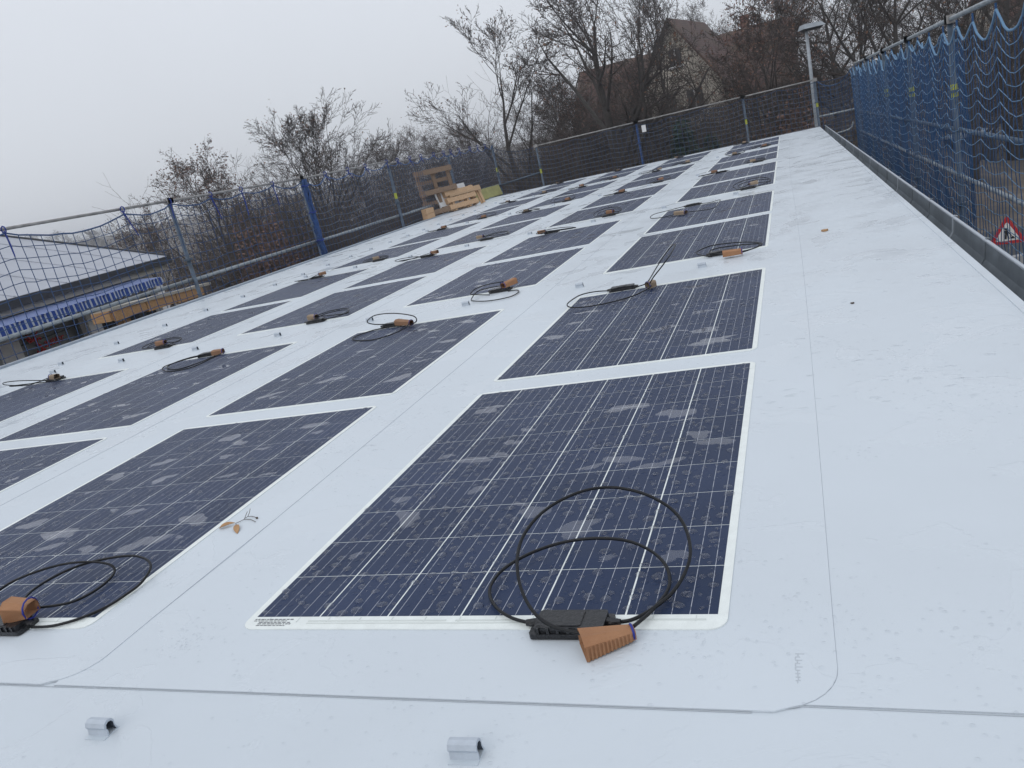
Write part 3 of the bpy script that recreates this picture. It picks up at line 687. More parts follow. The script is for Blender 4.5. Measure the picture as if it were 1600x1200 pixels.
# ================================================================== roof clips
def clip_mesh():
    mb = MB(); L = .045
    mb.box((0, -.004, .0008), (L * 1.02, .034, .0016), mi=1)
    prof = [(-.012, .001), (-.010, .012), (-.013, .018), (-.010, .025), (-.003, .028), (.005, .026), (.009, .020), (.008, .012), (.011, .001)]
    n = len(prof); vs = [(-L / 2, a, b) for a, b in prof] + [(L / 2, a, b) for a, b in prof]
    mb.add(vs, [(i, n + i, n + i + 1, i + 1) for i in range(n - 1)] + [tuple(range(n))], 0)
    pin = [(a * .72, .001 + b * .8) for a, b in prof]
    vs = [(L / 2, a, b) for a, b in prof] + [(L / 2, a, b) for a, b in pin] + [(L / 2 - .02, a, b) for a, b in pin]
    mb.add(vs, [(i, i + 1, n + i + 1, n + i) for i in range(n - 1)], 0)
    mb.add(vs, [(n + i, n + i + 1, 2 * n + i + 1, 2 * n + i) for i in range(n - 1)] + [tuple(range(2 * n, 3 * n))[::-1]], 2)
    o = mb.build('roof_clip', [MT['clip'], MT['flange'], MT['clipdark']]); d = o.data; bpy.data.objects.remove(o); return d
CLIP = clip_mesh()
def sheet_top(x):
    c = int((.175 - x) // PITCH)
    return SHEET_Z[c] if 0 <= c < 4 else .0022
ROWN = ['front edge of the roof', 'first cable gap', 'second cable gap', 'third cable gap', 'fourth cable gap']
for r_, v in enumerate((-.325, 3.255, 6.855, 10.455, 14.06)):
    for k in range(8):
        u = -.33 - .714 * k; z = sheet_top(u) if r_ else .0
        o = link('roof_clip', CLIP, None, (u + random.uniform(-.012, .012), v + random.uniform(-.012, .012), z)); o.rotation_euler = (0, 0, random.uniform(-.08, .08))
        if r_ == 0 and k > 1: lab = 'small grey clip welded along the front edge of the roof, left of the visible pair'
        elif r_ == 0: lab = ('small grey hollow clip on the membrane below the nearest panel', 'small grey hollow clip left of the other one at the front')[k]
        else: lab = 'small grey roof clip in the %s, %s from the gutter' % (ROWN[r_], ORD[k])
        tag(o, lab, 'roof clip', 'grey clips on the membrane')
        if r_ == 0 and k > 2: bpy.data.objects.remove(o)
for k in range(25):
    v = 3.0 + .615 * k
    if v > 17.6: break
    o = link('roof_clip', CLIP, None, (-5.66 + random.uniform(-.01, .01), v, .0022)); o.rotation_euler = (0, 0, random.uniform(-.08, .08))
    tag(o, 'small grey clip by the left roof edge, %s from the camera' % (ORD + ['eleventh', 'twelfth', 'thirteenth', 'fourteenth', 'fifteenth', 'sixteenth', 'seventeenth', 'eighteenth', 'nineteenth', 'twentieth', 'twenty-first', 'twenty-second', 'twenty-third', 'twenty-fourth', 'twenty-fifth'])[k], 'roof clip', 'grey clips along the left edge')

# ================================================================== fallen leaf with stalk
lf = thing('fallen_leaf', 'curled brown dry leaf with forked stalk between the front two panels', 'leaf', U(362, 826, .006))
lo = Vector(lf.location)
def blade(pa, pb, w, curl, name):
    a = Vector(pa) - lo; b = Vector(pb) - lo; d = b - a; x = d.cross(Vector((0, 0, 1))).normalized(); mb = MB(); n = 9; vs = []
    for i in range(n):
        t = i / (n - 1); c = a + d * t; ww = w * (math.sin(math.pi * (.06 + .94 * t) ** .8) ** .8 if 0 < t < 1 else .05)
        vs += [c - x * ww + Vector((0, 0, curl * ww)), c + Vector((0, 0, .002)), c + x * ww + Vector((0, 0, curl * ww * .7))]
    fs = []
    for i in range(n - 1): fs += [(3 * i, 3 * i + 1, 3 * i + 4, 3 * i + 3), (3 * i + 1, 3 * i + 2, 3 * i + 5, 3 * i + 4)]
    vs2 = vs + [v - Vector((0, 0, .0006)) for v in vs]; m = len(vs); fs2 = fs + [tuple(i + m for i in f[::-1]) for f in fs]
    mb.add(vs2, fs2); return mb.build(name, MT['driedleaf'], lf, smooth=True)
blade(U(343, 826, .006), U(367, 817, .012), .009, .9, 'leaf_blade')
blade(U(369, 820, .010), U(371, 834, .005), .0085, .35, 'leaf_blade')
mb = MB(); D = lambda x, y, z=.008: U(330 + x / 17.14, 780 + y / 17.14, z) - lo
for pth in ([(665, 640, .010), (780, 590, .008), (880, 540, .007), (1055, 540, .007), (1190, 605, .007)], [(890, 530, .007), (930, 420, .016), (970, 330, .024)], [(890, 520, .007), (980, 465, .01), (1080, 455, .008), (1180, 480, .007), (1225, 500, .007)], [(980, 465, .01), (1025, 360, .02), (1045, 250, .03)], [(655, 640, .012), (680, 720, .01)]):
    mb.tube([D(*q) for q in pth], .0008, 5)
c0 = D(1225, 500, .008); mb.box(c0, (.005, .004, .004))
mb.build('stalk', MT['stem'], lf)
for k, (px, py, lab) in enumerate(((1289, 361, 'small brown leaf scrap lying on the pale membrane near the gutter'), (1332, 474, 'tiny dark crumb on the pale membrane below the leaf scrap'))):
    mb = MB(); p = U(px, py, .003); s = .016 if k == 0 else .006
    poly = [(p.x + s * (1 + .4 * math.sin(3 * a)) * math.cos(a), p.y + 1.6 * s * (1 + .3 * math.cos(2 * a)) * math.sin(a)) for a in np.linspace(0, 2 * math.pi, 11, endpoint=False)]
    mb.prism(poly, .0025, .012 if k == 0 else .006); tag(mb.build('leaf_scrap', MT['driedleaf'] if k == 0 else MT['stem']), lab, 'leaf')

# ================================================================== rain water: beads and puddles
def blob_field(items, n=12, rings=((1.0, 0.0), (.86, .62), (.5, .95))):
    """items: (x, y, z, r, aspect, height, lumpiness, rot) -> flattened drops"""
    nb = len(items); a = np.linspace(0, 2 * np.pi, n, endpoint=False); V = []; Fq = []
    it = np.asarray(items); m = len(rings) * n + 1
    ph = RNG.uniform(0, 6.28, (nb, 3)); lum = it[:, 6:7]
    rad = it[:, 3:4] * (1 + lum * (.55 * np.sin(2 * a[None] + ph[:, :1]) + .4 * np.sin(3 * a[None] + ph[:, 1:2]) + .3 * np.sin(5 * a[None] + ph[:, 2:3])))
    cx, sx = np.cos(it[:, 7:8]), np.sin(it[:, 7:8])
    for k, (rr, hh) in enumerate(rings):
        lx = rad * rr * np.cos(a)[None]; ly = rad * rr * np.sin(a)[None] * it[:, 4:5]
        V.append(np.stack([it[:, 0:1] + lx * cx - ly * sx, it[:, 1:2] + lx * sx + ly * cx, it[:, 2:3] + it[:, 5:6] * hh + 0 * lx], 2))
    V.append(np.stack([it[:, 0:1], it[:, 1:2], it[:, 2:3] + it[:, 5:6]], 2))
    V = np.concatenate(V, 1)                     # nb, m, 3
    f = []
    for k in range(len(rings) - 1):
        for j in range(n): l = (j + 1) % n; f += [(k * n + j, k * n + l, (k + 1) * n + l), (k * n + j, (k + 1) * n + l, (k + 1) * n + j)]
    b = (len(rings) - 1) * n
    for j in range(n): f.append((b + j, b + (j + 1) % n, m - 1))
    f = np.array(f); Fq = (f[None] + (np.arange(nb) * m)[:, None, None]).reshape(-1, 3)
    return V.reshape(-1, 3), Fq
beads = []; pud = []
def spread(n, x0, x1, y0, y1, rmin, out):
    """dart throwing so that drops do not merge"""
    cell = {}
    for (x, y, r) in n:
        k = (int(x / .03), int(y / .03)); ok = True
        for i in (-1, 0, 1):
            for j in (-1, 0, 1):
                for (a, b, c) in cell.get((k[0] + i, k[1] + j), ()):
                    if (a - x) ** 2 + (b - y) ** 2 < (r + c) ** 2 * 1.1: ok = False; break
        if ok: cell.setdefault(k, []).append((x, y, r)); out.append((x, y, r))
rw = np.random.default_rng(5)
for (c, p), nd in {(0, 1): 2300, (0, 2): 1700, (1, 1): 1700, (1, 2): 1300, (2, 1): 600, (2, 2): 900, (0, 3): 900, (1, 3): 700, (0, 4): 600, (1, 4): 300, (2, 3): 400, (2, 4): 200, (3, 2): 400, (3, 3): 300, (3, 4): 10, (0, 5): 300, (1, 5): 10, (2, 5): 10, (0, 6): 10, (1, 6): 10, (3, 1): 100, (3, 5): 10}.items():
    o = panel_origin(c, p); z = o.z + .0025; np_ = 26
    for k in range(np_):
        r = .018 + .050 * rw.random() ** 1.7
        pud.append((o.x - rw.uniform(.06, .9), o.y + rw.uniform(.1, PL - .05) ** (.9 if p == 1 else 1), z, r, rw.uniform(.35, .75), .0011, rw.uniform(.25, .6), rw.uniform(-.45, .45)))
    cand = []
    for k in range(nd):
        r = .0024 + .0112 * rw.random() ** 2.0; x_, y_ = o.x - rw.uniform(.01, PW - .01), o.y + rw.uniform(.01, PL - .01)
        if all((x_ - q[0]) ** 2 + ((y_ - q[1]) / q[4]) ** 2 > (q[3] * 1.15 + r) ** 2 for q in pud[-np_:]): cand.append((x_, y_, r))
    cand.sort(key=lambda q: -q[2]); out = []; spread(cand, 0, 0, 0, 0, 0, out)
    for (x, y, r) in out: beads.append((x, y, z, r, rw.uniform(.7, 1.0), r * rw.uniform(.28, .42), rw.uniform(.05, .2), rw.uniform(-.6, .6)))
for (c, p), t in PANELS.items():
    if p < 3: continue
    o = t.location
    for k in range(150 if p < 7 else 60):
        r = rw.uniform(.005, .016); beads.append((o.x - rw.uniform(.02, PW - .02), o.y + rw.uniform(.02, PL - .02), o.z + .0025, r, rw.uniform(.4, .8), r * .32, .2, rw.uniform(-.5, .5)))
V1, F1 = blob_field(beads, 10)
tag(np_obj('rain_beads', V1, F1, MT['water'], smooth=True), 'clear rain beads scattered over the near solar panels', 'water', kind='stuff')
V1, F1 = blob_field(pud, 22, ((1.0, 0.0), (.97, .7), (.93, 1.0), (.85, 1.0)))
tag(np_obj('rain_puddles', V1, F1, MT['puddle'], smooth=True), 'thin irregular puddles lying on the solar panels', 'water', kind='stuff')
# beads on the membrane, in loose clusters close to the camera and thin arcs of water further away
mem = []
def on_panel(x, y):
    for (c, p), t in PANELS.items():
        o = t.location
        if o.x - PW - .025 < x < o.x + .025 and o.y - .045 < y < o.y + PL + .045: return True
    return False
cl = [(rw.uniform(-1.4, .8), rw.uniform(-.55, 1.6), rw.uniform(.03, .12)) for k in range(70)]
cand = []
for k in range(4200):
    cx_, cy_, s_ = cl[rw.integers(len(cl))]; x, y = rw.normal(cx_, s_), rw.normal(cy_, s_)
    if x < -1.6 or x > .79 or on_panel(x, y): continue
    cand.append((x, y, .0010 + .0029 * rw.random() ** 2.0))
cand.sort(key=lambda q: -q[2]); out = []; spread(cand, 0, 0, 0, 0, 0, out)
for (x, y, r) in out: mem.append((x, y, sheet_top(x) if y > -.22 else .0001, r, rw.uniform(.75, 1), r * .5, .15, 0))
for k in range(900):
    y = .9 + 16.5 * rw.random() ** 1.5; x = rw.uniform(.03, .78) if rw.random() < .6 else rw.uniform(-1.36, -1.0) - PITCH * rw.integers(0, 3)
    if on_panel(x, y): continue
    r = rw.uniform(.004, .017); mem.append((x, y, sheet_top(x), r, rw.uniform(.25, .5), .0008 + r * .06, rw.uniform(.2, .55), rw.uniform(-.4, .4)))
V1, F1 = blob_field(mem, 12)
tag(np_obj('rain_beads', V1, F1, MT['wetfilm'], smooth=True), 'small rain beads and wet patches on the pale membrane', 'water', kind='stuff')

# ================================================================== vectorised strands (nets, twigs)
def strands(A, B, r0, r1, n=3):
    A = np.asarray(A, float); B = np.asarray(B, float); N = len(A)
    r0 = np.broadcast_to(np.asarray(r0, float), (N,)); r1 = np.broadcast_to(np.asarray(r1, float), (N,))
    d = B - A; L = np.linalg.norm(d, axis=1, keepdims=True); d = d / np.maximum(L, 1e-9)
    ref = np.where(np.abs(d[:, 2:3]) < .9, np.array([[0, 0, 1.0]]), np.array([[1.0, 0, 0]]))
    x = np.cross(d, ref); x /= np.linalg.norm(x, axis=1, keepdims=True); y = np.cross(d, x)
    a = np.arange(n) * 2 * np.pi / n
    ring = x[:, None, :] * np.cos(a)[None, :, None] + y[:, None, :] * np.sin(a)[None, :, None]
    v = np.concatenate([A[:, None] + ring * r0[:, None, None], B[:, None] + ring * r1[:, None, None]], 1).reshape(-1, 3)
    k = np.arange(n); l = (k + 1) % n
    f = np.stack([k, l, n + l, n + k], 1)
    F = (f[None] + (np.arange(N) * 2 * n)[:, None, None]).reshape(-1, 4)
    return v, F

# ================================================================== scaffold
def pole(label, x, y, z0, z1, m, r=.0242, tag_z=None, name='scaffold_post', lean=(0, 0)):
    t = thing(name, label, 'scaffold post', (x, y, z0), 'scaffold posts around the roof')
    mb = MB(); mb.tube([(0, 0, 0), (lean[0], lean[1], z1 - z0)], r, 10); mb.build('tube', m, t, smooth=True)
    for zz in np.arange(z0 + .5, z1 - .1, 1.0):
        mb = MB(); k = (zz - z0) / (z1 - z0); mb.tube([(lean[0] * k, lean[1] * k, zz - z0 - .012), (lean[0] * k, lean[1] * k, zz - z0 + .012)], r * 2.1, 8); mb.build('rosette', m, t)
    if tag_z:
        k = (tag_z - z0) / (z1 - z0)
        mb = MB(); mb.tube([(lean[0] * k, lean[1] * k, tag_z - z0 - .05), (lean[0] * k, lean[1] * k, tag_z - z0 + .06)], r * 1.12, 10); mb.build('yellow_sleeve', MT['yellow'], t)
    return t
def rail(label, a, b, m, r=.0242, clamps=True):
    a = Vector(a); b = Vector(b); t = thing('guard_rail', label, 'rail', a, 'scaffold guard rails')
    mb = MB(); mb.tube([(0, 0, 0), b - a], r, 10); mb.build('tube', m, t, smooth=True)
    if clamps:
        for k in (.0, 1.0):
            c = (b - a) * k; d = (b - a).normalized(); mb = MB(); mb.beam(c - d * .05, c + d * .05, .07, .07); mb.build('clamp', MT['rustrail'], t)
    return t
LX = -7.06
PL_ = [(4.0, None, 'galvdim'), (7.02, None, 'galvdim'), (10.0, None, 'galvdim'), (13.07, .62, 'galvdim'), (16.1, None, 'galvdim'), (19.15, .62, 'galvdim')]
names_l = ['nearest the camera, half out of frame', 'beside the shop awning', 'wrapped in gathered blue net', 'with yellow sleeve left of the pallets', 'behind the leaning pallets', 'at the far left corner with yellow sleeve']
for (v, tz, m), nmx in zip(PL_, names_l):
    pole('left scaffold post ' + nmx, LX, v, -4.0, 1.25, MT[m], tag_z=tz, r=.027)
for k in range(len(PL_) - 1):
    v0, v1 = PL_[k][0], PL_[k + 1][0]
    rail('upper left guard rail, %s bay from the camera' % ORD[k], (LX, v0, 1.245), (LX, v1, 1.245 + (.04 if k > 1 else 0)), MT['rustrail'], r=.0165)
    rail('lower left guard rail, %s bay from the camera' % ORD[k], (LX - .03, v0, .235), (LX - .03, v1, .245), MT['galv'], clamps=False)
BY = 18.8
for u, tz, lab, m in ((-5.78, .35, 'back scaffold post with yellow sleeve near the left corner', 'galvdim'), (-3.2, None, 'blue back scaffold post beside the white tag', 'bluetube'), (-.69, .42, 'back scaffold post with yellow sleeve beside the lamp', 'galvdim'), (.86, .45, 'back scaffold post standing behind the lamp post', 'galvdim')):
    pole(lab, u, BY, -4.0, 1.0, MT[m], tag_z=tz)
for k, (a, b) in enumerate(((-5.78, -3.2), (-3.2, -.69), (-.69, .86))):
    rail('upper back guard rail, %s from the left' % ORD[k], (a, BY, .985), (b, BY, .985), MT['rustrail'], r=.016)
rail('lower back guard rail in the far left corner', (LX, 19.1, .22), (-5.78, BY, .33), MT['galvdim'], clamps=False)
rail('upper short guard rail at the far right corner', (.86, BY, .18), (1.62, BY, .18), MT['galv'], clamps=False)
mb = MB(); mb.tube(spline([(.95, BY, -.27), (1.35, BY, -.245), (1.5, BY, -.2), (1.56, BY, -.08)], 5), .02, 8)
tag(mb.build('guard_rail', MT['galv'], smooth=True), 'bent tube end at the far right corner below the net', 'rail')
RX = 1.60
RP = [(2.0, None), (4.55, None), (7.15, .50), (9.75, .50), (12.3, .5), (14.9, None), (17.5, None)]
rn = ['outside the frame next to the camera', 'nearest the camera behind the blue net', 'with the nearest yellow sleeve behind the blue net', 'with the middle yellow sleeve behind the blue net', 'with the farthest yellow sleeve behind the blue net', 'deep in the gathered blue net', 'at the far end of the blue net']
for (v, tz), nmx in zip(RP, rn):
    pole('right scaffold post ' + nmx, RX, v, -4.0, 1.12, MT['galvdim'], tag_z=tz, r=.0255)
for k in range(len(RP) - 1):
    v0, v1 = RP[k][0], RP[k + 1][0]
    for zz, nm_, m in ((1.10, 'upper', 'galv'), (.17, 'middle', 'galvdim'), (-.24, 'lower', 'galv')):
        rail('%s right guard rail, %s bay from the camera' % (nm_, ORD[k]), (RX, v0, zz), (RX, v1, zz), MT[m], clamps=zz > 1, r=.019)
# walkway planks of the right scaffold
for k in range(len(RP) - 1):
    v0, v1 = RP[k][0], RP[k + 1][0]; t = thing('scaffold_deck', 'scaffold walkway beside the gutter, %s bay from the camera' % ORD[k], 'scaffold deck', (1.32, (v0 + v1) / 2, -1.05))
    for j in range(2):
        mb = MB(); mb.box((-.14 + .27 * j, 0, 0), (.25, v1 - v0 - .03, .05)); mb.build('plank', MT['woodold'], t)

# ------------------------------------------------------------------ nets
def net(label, path, ztop, zbot, ties, sag, decay, belly, mats, r, group=None, rv=None, seed=0, mesh=.11, straps=True, rail_z=None, tails=.3, rope=None):
    """path(s)->(x,y,nx,ny) for s in metres; ties: list of s where the top edge hangs from the rail"""
    rg = np.random.default_rng(seed); ties = np.array(ties); s0, s1 = ties[0], ties[-1]
    ns = int((s1 - s0) / mesh) + 1; s = np.linspace(s0, s1, ns)
    idx = np.clip(np.searchsorted(ties, s, side='right') - 1, 0, len(ties) - 2)
    fr = (s - ties[idx]) / (ties[idx + 1] - ties[idx]); span = ties[idx + 1] - ties[idx]
    sg = (1 - (2 * fr - 1) ** 2) * sag * np.clip(span, .2, 1.6) * rg.uniform(.7, 1.3, len(ties))[idx]
    zt = ztop(s) - .035
    H = float(np.max(zt)) - zbot; nt_ = int(H / mesh) + 1
    P = np.zeros((nt_, ns, 3)); base = np.array([path(q) for q in s])
    jit = rg.normal(0, .003, (nt_, ns)); jz = rg.normal(0, .004, (nt_, ns))
    ph = rg.uniform(0, 6.28, 4)
    for t in range(nt_):
        dz = t * mesh * (.985)
        q = sg * math.exp(-dz / decay) + .012 * np.sin(s * 3.1 + ph[0] + t * .3)
        off = belly * (np.sin(s * 1.3 + ph[1]) * .6 + .4 * np.sin(s * 3.1 + ph[2] + t * .05)) * min(1, .3 + t * .12) + jit[t]
        sl = .012 * np.sin(s * 1.7 + t * .12 + ph[3])
        P[t, :, 0] = base[:, 0] + base[:, 2] * off + base[:, 3] * sl; P[t, :, 1] = base[:, 1] + base[:, 3] * off - base[:, 2] * sl * 0 + sl * abs(1 - abs(base[0, 3]))
        P[t, :, 2] = zt - q - dz + jz[t]
    P[:, :, 2] = np.maximum(P[:, :, 2], zbot - .3)
    o = thing('safety_net', label, 'safety net', (float(base[0, 0]), float(base[0, 1]), zbot), group); O = np.array(o.location)
    Q = P - O
    A = Q[1:, :-1].reshape(-1, 3); B = Q[1:, 1:].reshape(-1, 3); v, f = strands(A, B, r, r); np_obj('horizontal_cord', v, f, mats[0], o)['kind'] = 'stuff'
    A = Q[:-1].reshape(-1, 3); B = Q[1:].reshape(-1, 3); v, f = strands(A, B, rv or r, rv or r); np_obj('vertical_cord', v, f, mats[1], o)['kind'] = 'stuff'
    v, f = strands(Q[0, :-1], Q[0, 1:], (rope or r * 1.9), (rope or r * 1.9), 5); np_obj('border_rope', v, f, mats[2], o)
    if straps:
        for q in ties[1:-1] if len(ties) > 2 else []:
            i = int(np.argmin(abs(s - q))); b = Q[0, i]; rz = float(ztop(np.array([q]))[0]) - zbot
            mb = MB(); bx, by = b[0], b[1]
            mb.tube([(bx, by, b[2] - .02), (bx, by, rz - .01)], .008, 5)
            if tails: mb.tube([(bx + .03 * math.cos(a), by, rz + .0 + .034 * math.sin(a)) for a in np.linspace(0, 6.28, 9)], .007, 5)
            if tails:
                tl = tails * rg.uniform(.5, 1.2); w = rg.uniform(-.05, .09)
                mb.tube([(bx, by, rz - .03), (bx + .02, by + w * .4, rz - .03 - tl * .5), (bx + .03, by + w, rz - .03 - tl)], [.009, .008, .006], 5)
            mb.build('tie_strap', MT['strap'] if tails else mats[1], o)
    return o, P
lp = lambda s: (LX + .035, s, 1.0, 0.0)
NM = (MT['netdark'], MT['netdark'], MT['netdark'])
net('near left safety net of navy cord in front of the shop awning', lp, lambda s: 1.235 + 0 * s, -.35, [3.1, 4.62, 6.25, 7.02, 7.75, 8.45, 9.2, 9.98], .085, .5, .05, NM, .0045, 'safety nets on the scaffold', seed=3, mesh=.128)
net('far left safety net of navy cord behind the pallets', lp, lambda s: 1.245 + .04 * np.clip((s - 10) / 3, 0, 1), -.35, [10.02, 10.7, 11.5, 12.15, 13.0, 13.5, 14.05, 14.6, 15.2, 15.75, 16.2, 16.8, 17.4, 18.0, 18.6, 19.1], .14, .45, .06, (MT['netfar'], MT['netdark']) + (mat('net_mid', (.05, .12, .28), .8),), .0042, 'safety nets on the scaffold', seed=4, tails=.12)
# gathered net wrapped round the third left post
t = thing('net_bundle', 'bunched bright blue net tied down the left post', 'safety net', (LX + .05, 10.0, -.3)); mb = MB()
rg = random.Random(4)
for k in range(9):
    a = k * .7; pts = [(.024 * math.cos(a + z * 2.2) + rg.uniform(-.014, .014), .032 * math.sin(a + z * 2.2) + rg.uniform(-.012, .012), z) for z in np.linspace(0, 1.52, 14)]
    mb.tube(pts, [.008 + .018 * abs(math.sin(i * 1.3 + k * 2)) for i in range(14)], 6)
mb.build('folded_cord', MT['bluetube'], t, smooth=True)
for z in (.55, 1.0, 1.42):
    mb = MB(); mb.tube([(.055 * math.cos(a), .062 * math.sin(a), z + .01 * math.sin(3 * a)) for a in np.linspace(0, 6.28, 14, endpoint=False)], .011, 6, closed=True); mb.build('tie_strap', MT['strap'], t)
def bpath(s):                                    # corner, then along the back, then across to the right net
    if s < 1.4: k = s / 1.4; return (LX + .05 + (1.28) * k, 19.1 + (BY - 19.1) * k, .1, -1.0)
    return (-5.73 + (s - 1.4), BY - .04, 0.0, -1.0)
net('back safety net stretched across the far end of the roof', bpath, lambda s: np.where(s < 1.4, 1.22 - .23 * s / 1.4, np.where(s > 8.05, .98 - .02 * (s - 8), .975)), -.45,
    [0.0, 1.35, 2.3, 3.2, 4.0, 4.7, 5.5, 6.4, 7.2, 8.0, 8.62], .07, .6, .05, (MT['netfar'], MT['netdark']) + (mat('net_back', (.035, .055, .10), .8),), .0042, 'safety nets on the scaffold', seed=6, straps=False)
rp = lambda s: (RX - .05, s, -1.0, 0.0)
rt = [2.05]; rg = random.Random(8)
while rt[-1] < 17.6: rt.append(rt[-1] + rg.choice((.6, .75, .8, .9, .55)))
net('bright blue safety net hanging beyond the gutter', rp, lambda s: 1.07 + 0 * s, -1.5, rt, .20, .9, .022, (MT['netlit'], MT['netblue'], MT['netlit']), .0036, 'safety nets on the scaffold', rv=.0034, seed=9, mesh=.1, straps=True, tails=0, rope=.009)
rt2 = [7.1]
while rt2[-1] < 17.4: rt2.append(rt2[-1] + rg.choice((.5, .6, .7, .42)))
net('second layer of blue net overlapping the far half of the right one', lambda s: (RX + .05, s, -1.0, 0.0), lambda s: 1.06 + 0 * s, -1.5, rt2, .22, .8, .07, (MT['netblue'], MT['netblue'], MT['netlit']), .0042, 'safety nets on the scaffold', rv=.0050, seed=19, mesh=.1, straps=False, rope=.008)
def far_end(s): return (RX - .06 - .62 * s, 17.65 + 1.1 * s, -.8, -.5)
net('end piece of net closing the far right corner', far_end, lambda s: 1.05 - .08 * s, -.5, [0.0, 1.0], .16, .6, .04, (MT['netblue'],) * 3, .0042, 'safety nets on the scaffold', seed=10, straps=False)
# white tag on the back net
mb = MB(); mb.box((-3.02, BY - .07, .80), (.10, .004, .16)); tag(mb.build('paper_tag', MT['whitetag']), 'white paper tag hanging on the back safety net', 'tag')

# ================================================================== pallets and boards at the left edge
def pallet(label, loc, rz, lean, m, w=1.2, h=.8, back=True):
    """stands on its long side; local x = outward face, y = width, z = up; leans back"""
    t = thing('pallet', label, 'pallet', loc, 'pallets leaning on the left scaffold', rz); t.rotation_euler = (0, -lean, rz)
    for k in range(5):                           # deck boards on the far face, running along the width
        z = .05 + (h - .1) * k / 4; mb = MB(); mb.box((-.06, 0, z), (.022, w, .10 if k % 2 == 0 else .08)); mb.build('deck_board', m, t)
    for k in range(3):                           # cross bearers
        y = (-.5 + .5 * k) * (w - .1); mb = MB(); mb.box((-.037, y, h / 2), (.022, .10, h)); mb.build('cross_bearer', m, t)
        for j in range(3):
            mb = MB(); mb.box((.014, y, .07 + (h - .14) * j / 2), (.078, .10, .13)); mb.build('block', m, t)
    for j in range(3):                           # skids facing us
        mb = MB(); mb.box((.065, 0, .07 + (h - .14) * j / 2), (.022, w, .10)); mb.build('skid', m, t)
    return t
pz = .022
RZ = math.radians(-20)
pallet('tall weathered pallet standing at the back of the pile', (-6.90, 14.85, pz), RZ, .09, MT['woodold'], w=1.05, h=.98)
b = thing('white_board', 'white board wedged between the leaning pallets', 'board', (-6.76, 15.25, pz), None, RZ); b.rotation_euler = (0, -.24, RZ)
mb = MB(); mb.box((0, 0, .27), (.03, 1.0, .54)); mb.build('panel', MT['board'], b)
pallet('fresh orange pallet leaning in front of the white board', (-6.68, 15.4, pz), RZ, .24, MT['woodnew'], w=.95, h=.45)
t = thing('pallet', 'frontmost pale pallet with open legs against the pile', 'pallet', (-6.56, 15.55, pz), 'pallets leaning on the left scaffold'); t.rotation_euler = (0, -.30, RZ)
mb = MB(); mb.box((.02, 0, .36), (.03, 1.05, .11)); mb.build('deck_board', MT['woodmid'], t)
mb = MB(); mb.box((-.07, 0, .32), (.025, 1.03, .09)); mb.build('deck_board', MT['woodmid'], t)
for y in (-.48, 0, .48):
    for dx in (-.03, .0): mb = MB(); mb.box((dx - .01, y + dx * 1.5, .165), (.022, .07, .33)); mb.build('bearer', MT['woodnew'], t)
    mb = MB(); mb.box((-.02, y, .31), (.07, .10, .10)); mb.build('block', MT['woodmid'], t)
for k in range(4):
    t = thing('wood_block_stack', 'short orange timber offcut stacked left of the pallets, %s' % ['lower near', 'lower far', 'upper near', 'upper far'][k], 'timber', (-6.92, 13.95 + .17 * (k % 2), .022 + .104 * (k // 2)), 'timber offcuts left of the pallets', RZ)
    mb = MB(); mb.box((0, 0, .05), (.14, .125, .10)); mb.build('offcut', MT['woodnew'], t)
for k in range(4):
    t = thing('insulation_board', 'olive insulation board standing right of the pallets, %s from the left' % ORD[k], 'board', (-6.86 + .01 * k, 17.0 + (.12 * k if k < 3 else .85), pz), 'olive boards right of the pallets', math.radians(-14 if k == 3 else -50)); t.rotation_euler = (0, -.3, math.radians(-14 if k == 3 else -40))
    mb = MB(); mb.box((0, 0, .13), (.035, .8 if k == 3 else .2, .26)); mb.build('slab', MT['insul'], t)
# scaffold walkway under them
for k in range(5):
    v0, v1 = PL_[k][0], PL_[k + 1][0]; t = thing('scaffold_deck', 'scaffold walkway outside the left roof edge, %s bay from the camera' % ORD[k], 'scaffold deck', (-7.2, (v0 + v1) / 2, -.18))
    if k < 3: t.location.z = -1.2
    for j in range(2):
        mb = MB(); mb.box((-.14 + .27 * j, 0, 0), (.25, v1 - v0 - .03, .05)); mb.build('plank', MT['woodold'], t)

# ================================================================== street lamp
lamp = thing('street_lamp', 'grey street lamp with flat head behind the far right corner', 'street lamp', (.82, 19.35, -4.0))
mb = MB(); mb.tube([(0, 0, 0), (0, 0, 3.8), (0, 0, 4.9), (0, 0, 6.1)], [.07, .046, .040, .034], 12); mb.build('pole', MT['lampgrey'], lamp, smooth=True)
mb = MB(); mb.add([(-.13, -.18, 6.10), (.38, -.18, 6.10), (.38, .16, 6.10), (-.13, .16, 6.10), (-.09, -.15, 6.20), (.30, -.13, 6.19), (.30, .12, 6.19), (-.09, .12, 6.20)], [(3, 2, 1, 0), (4, 5, 6, 7), (0, 1, 5, 4), (1, 2, 6, 5), (2, 3, 7, 6), (3, 0, 4, 7)])
hd = mb.build('lamp_head', MT['lampgrey'], lamp); hd.rotation_euler = (0, 0, .35)
mb = MB(); mb.add([(-.09, -.15, 6.098), (.35, -.15, 6.098), (.35, .13, 6.098), (-.09, .13, 6.098), (-.04, -.10, 6.05), (.28, -.10, 6.055), (.28, .08, 6.055), (-.04, .08, 6.05)], [(0, 1, 2, 3), (7, 6, 5, 4), (4, 5, 1, 0), (5, 6, 2, 1), (6, 7, 3, 2), (7, 4, 0, 3)])
mb.build('lamp_bowl', MT['lampdark'], hd)

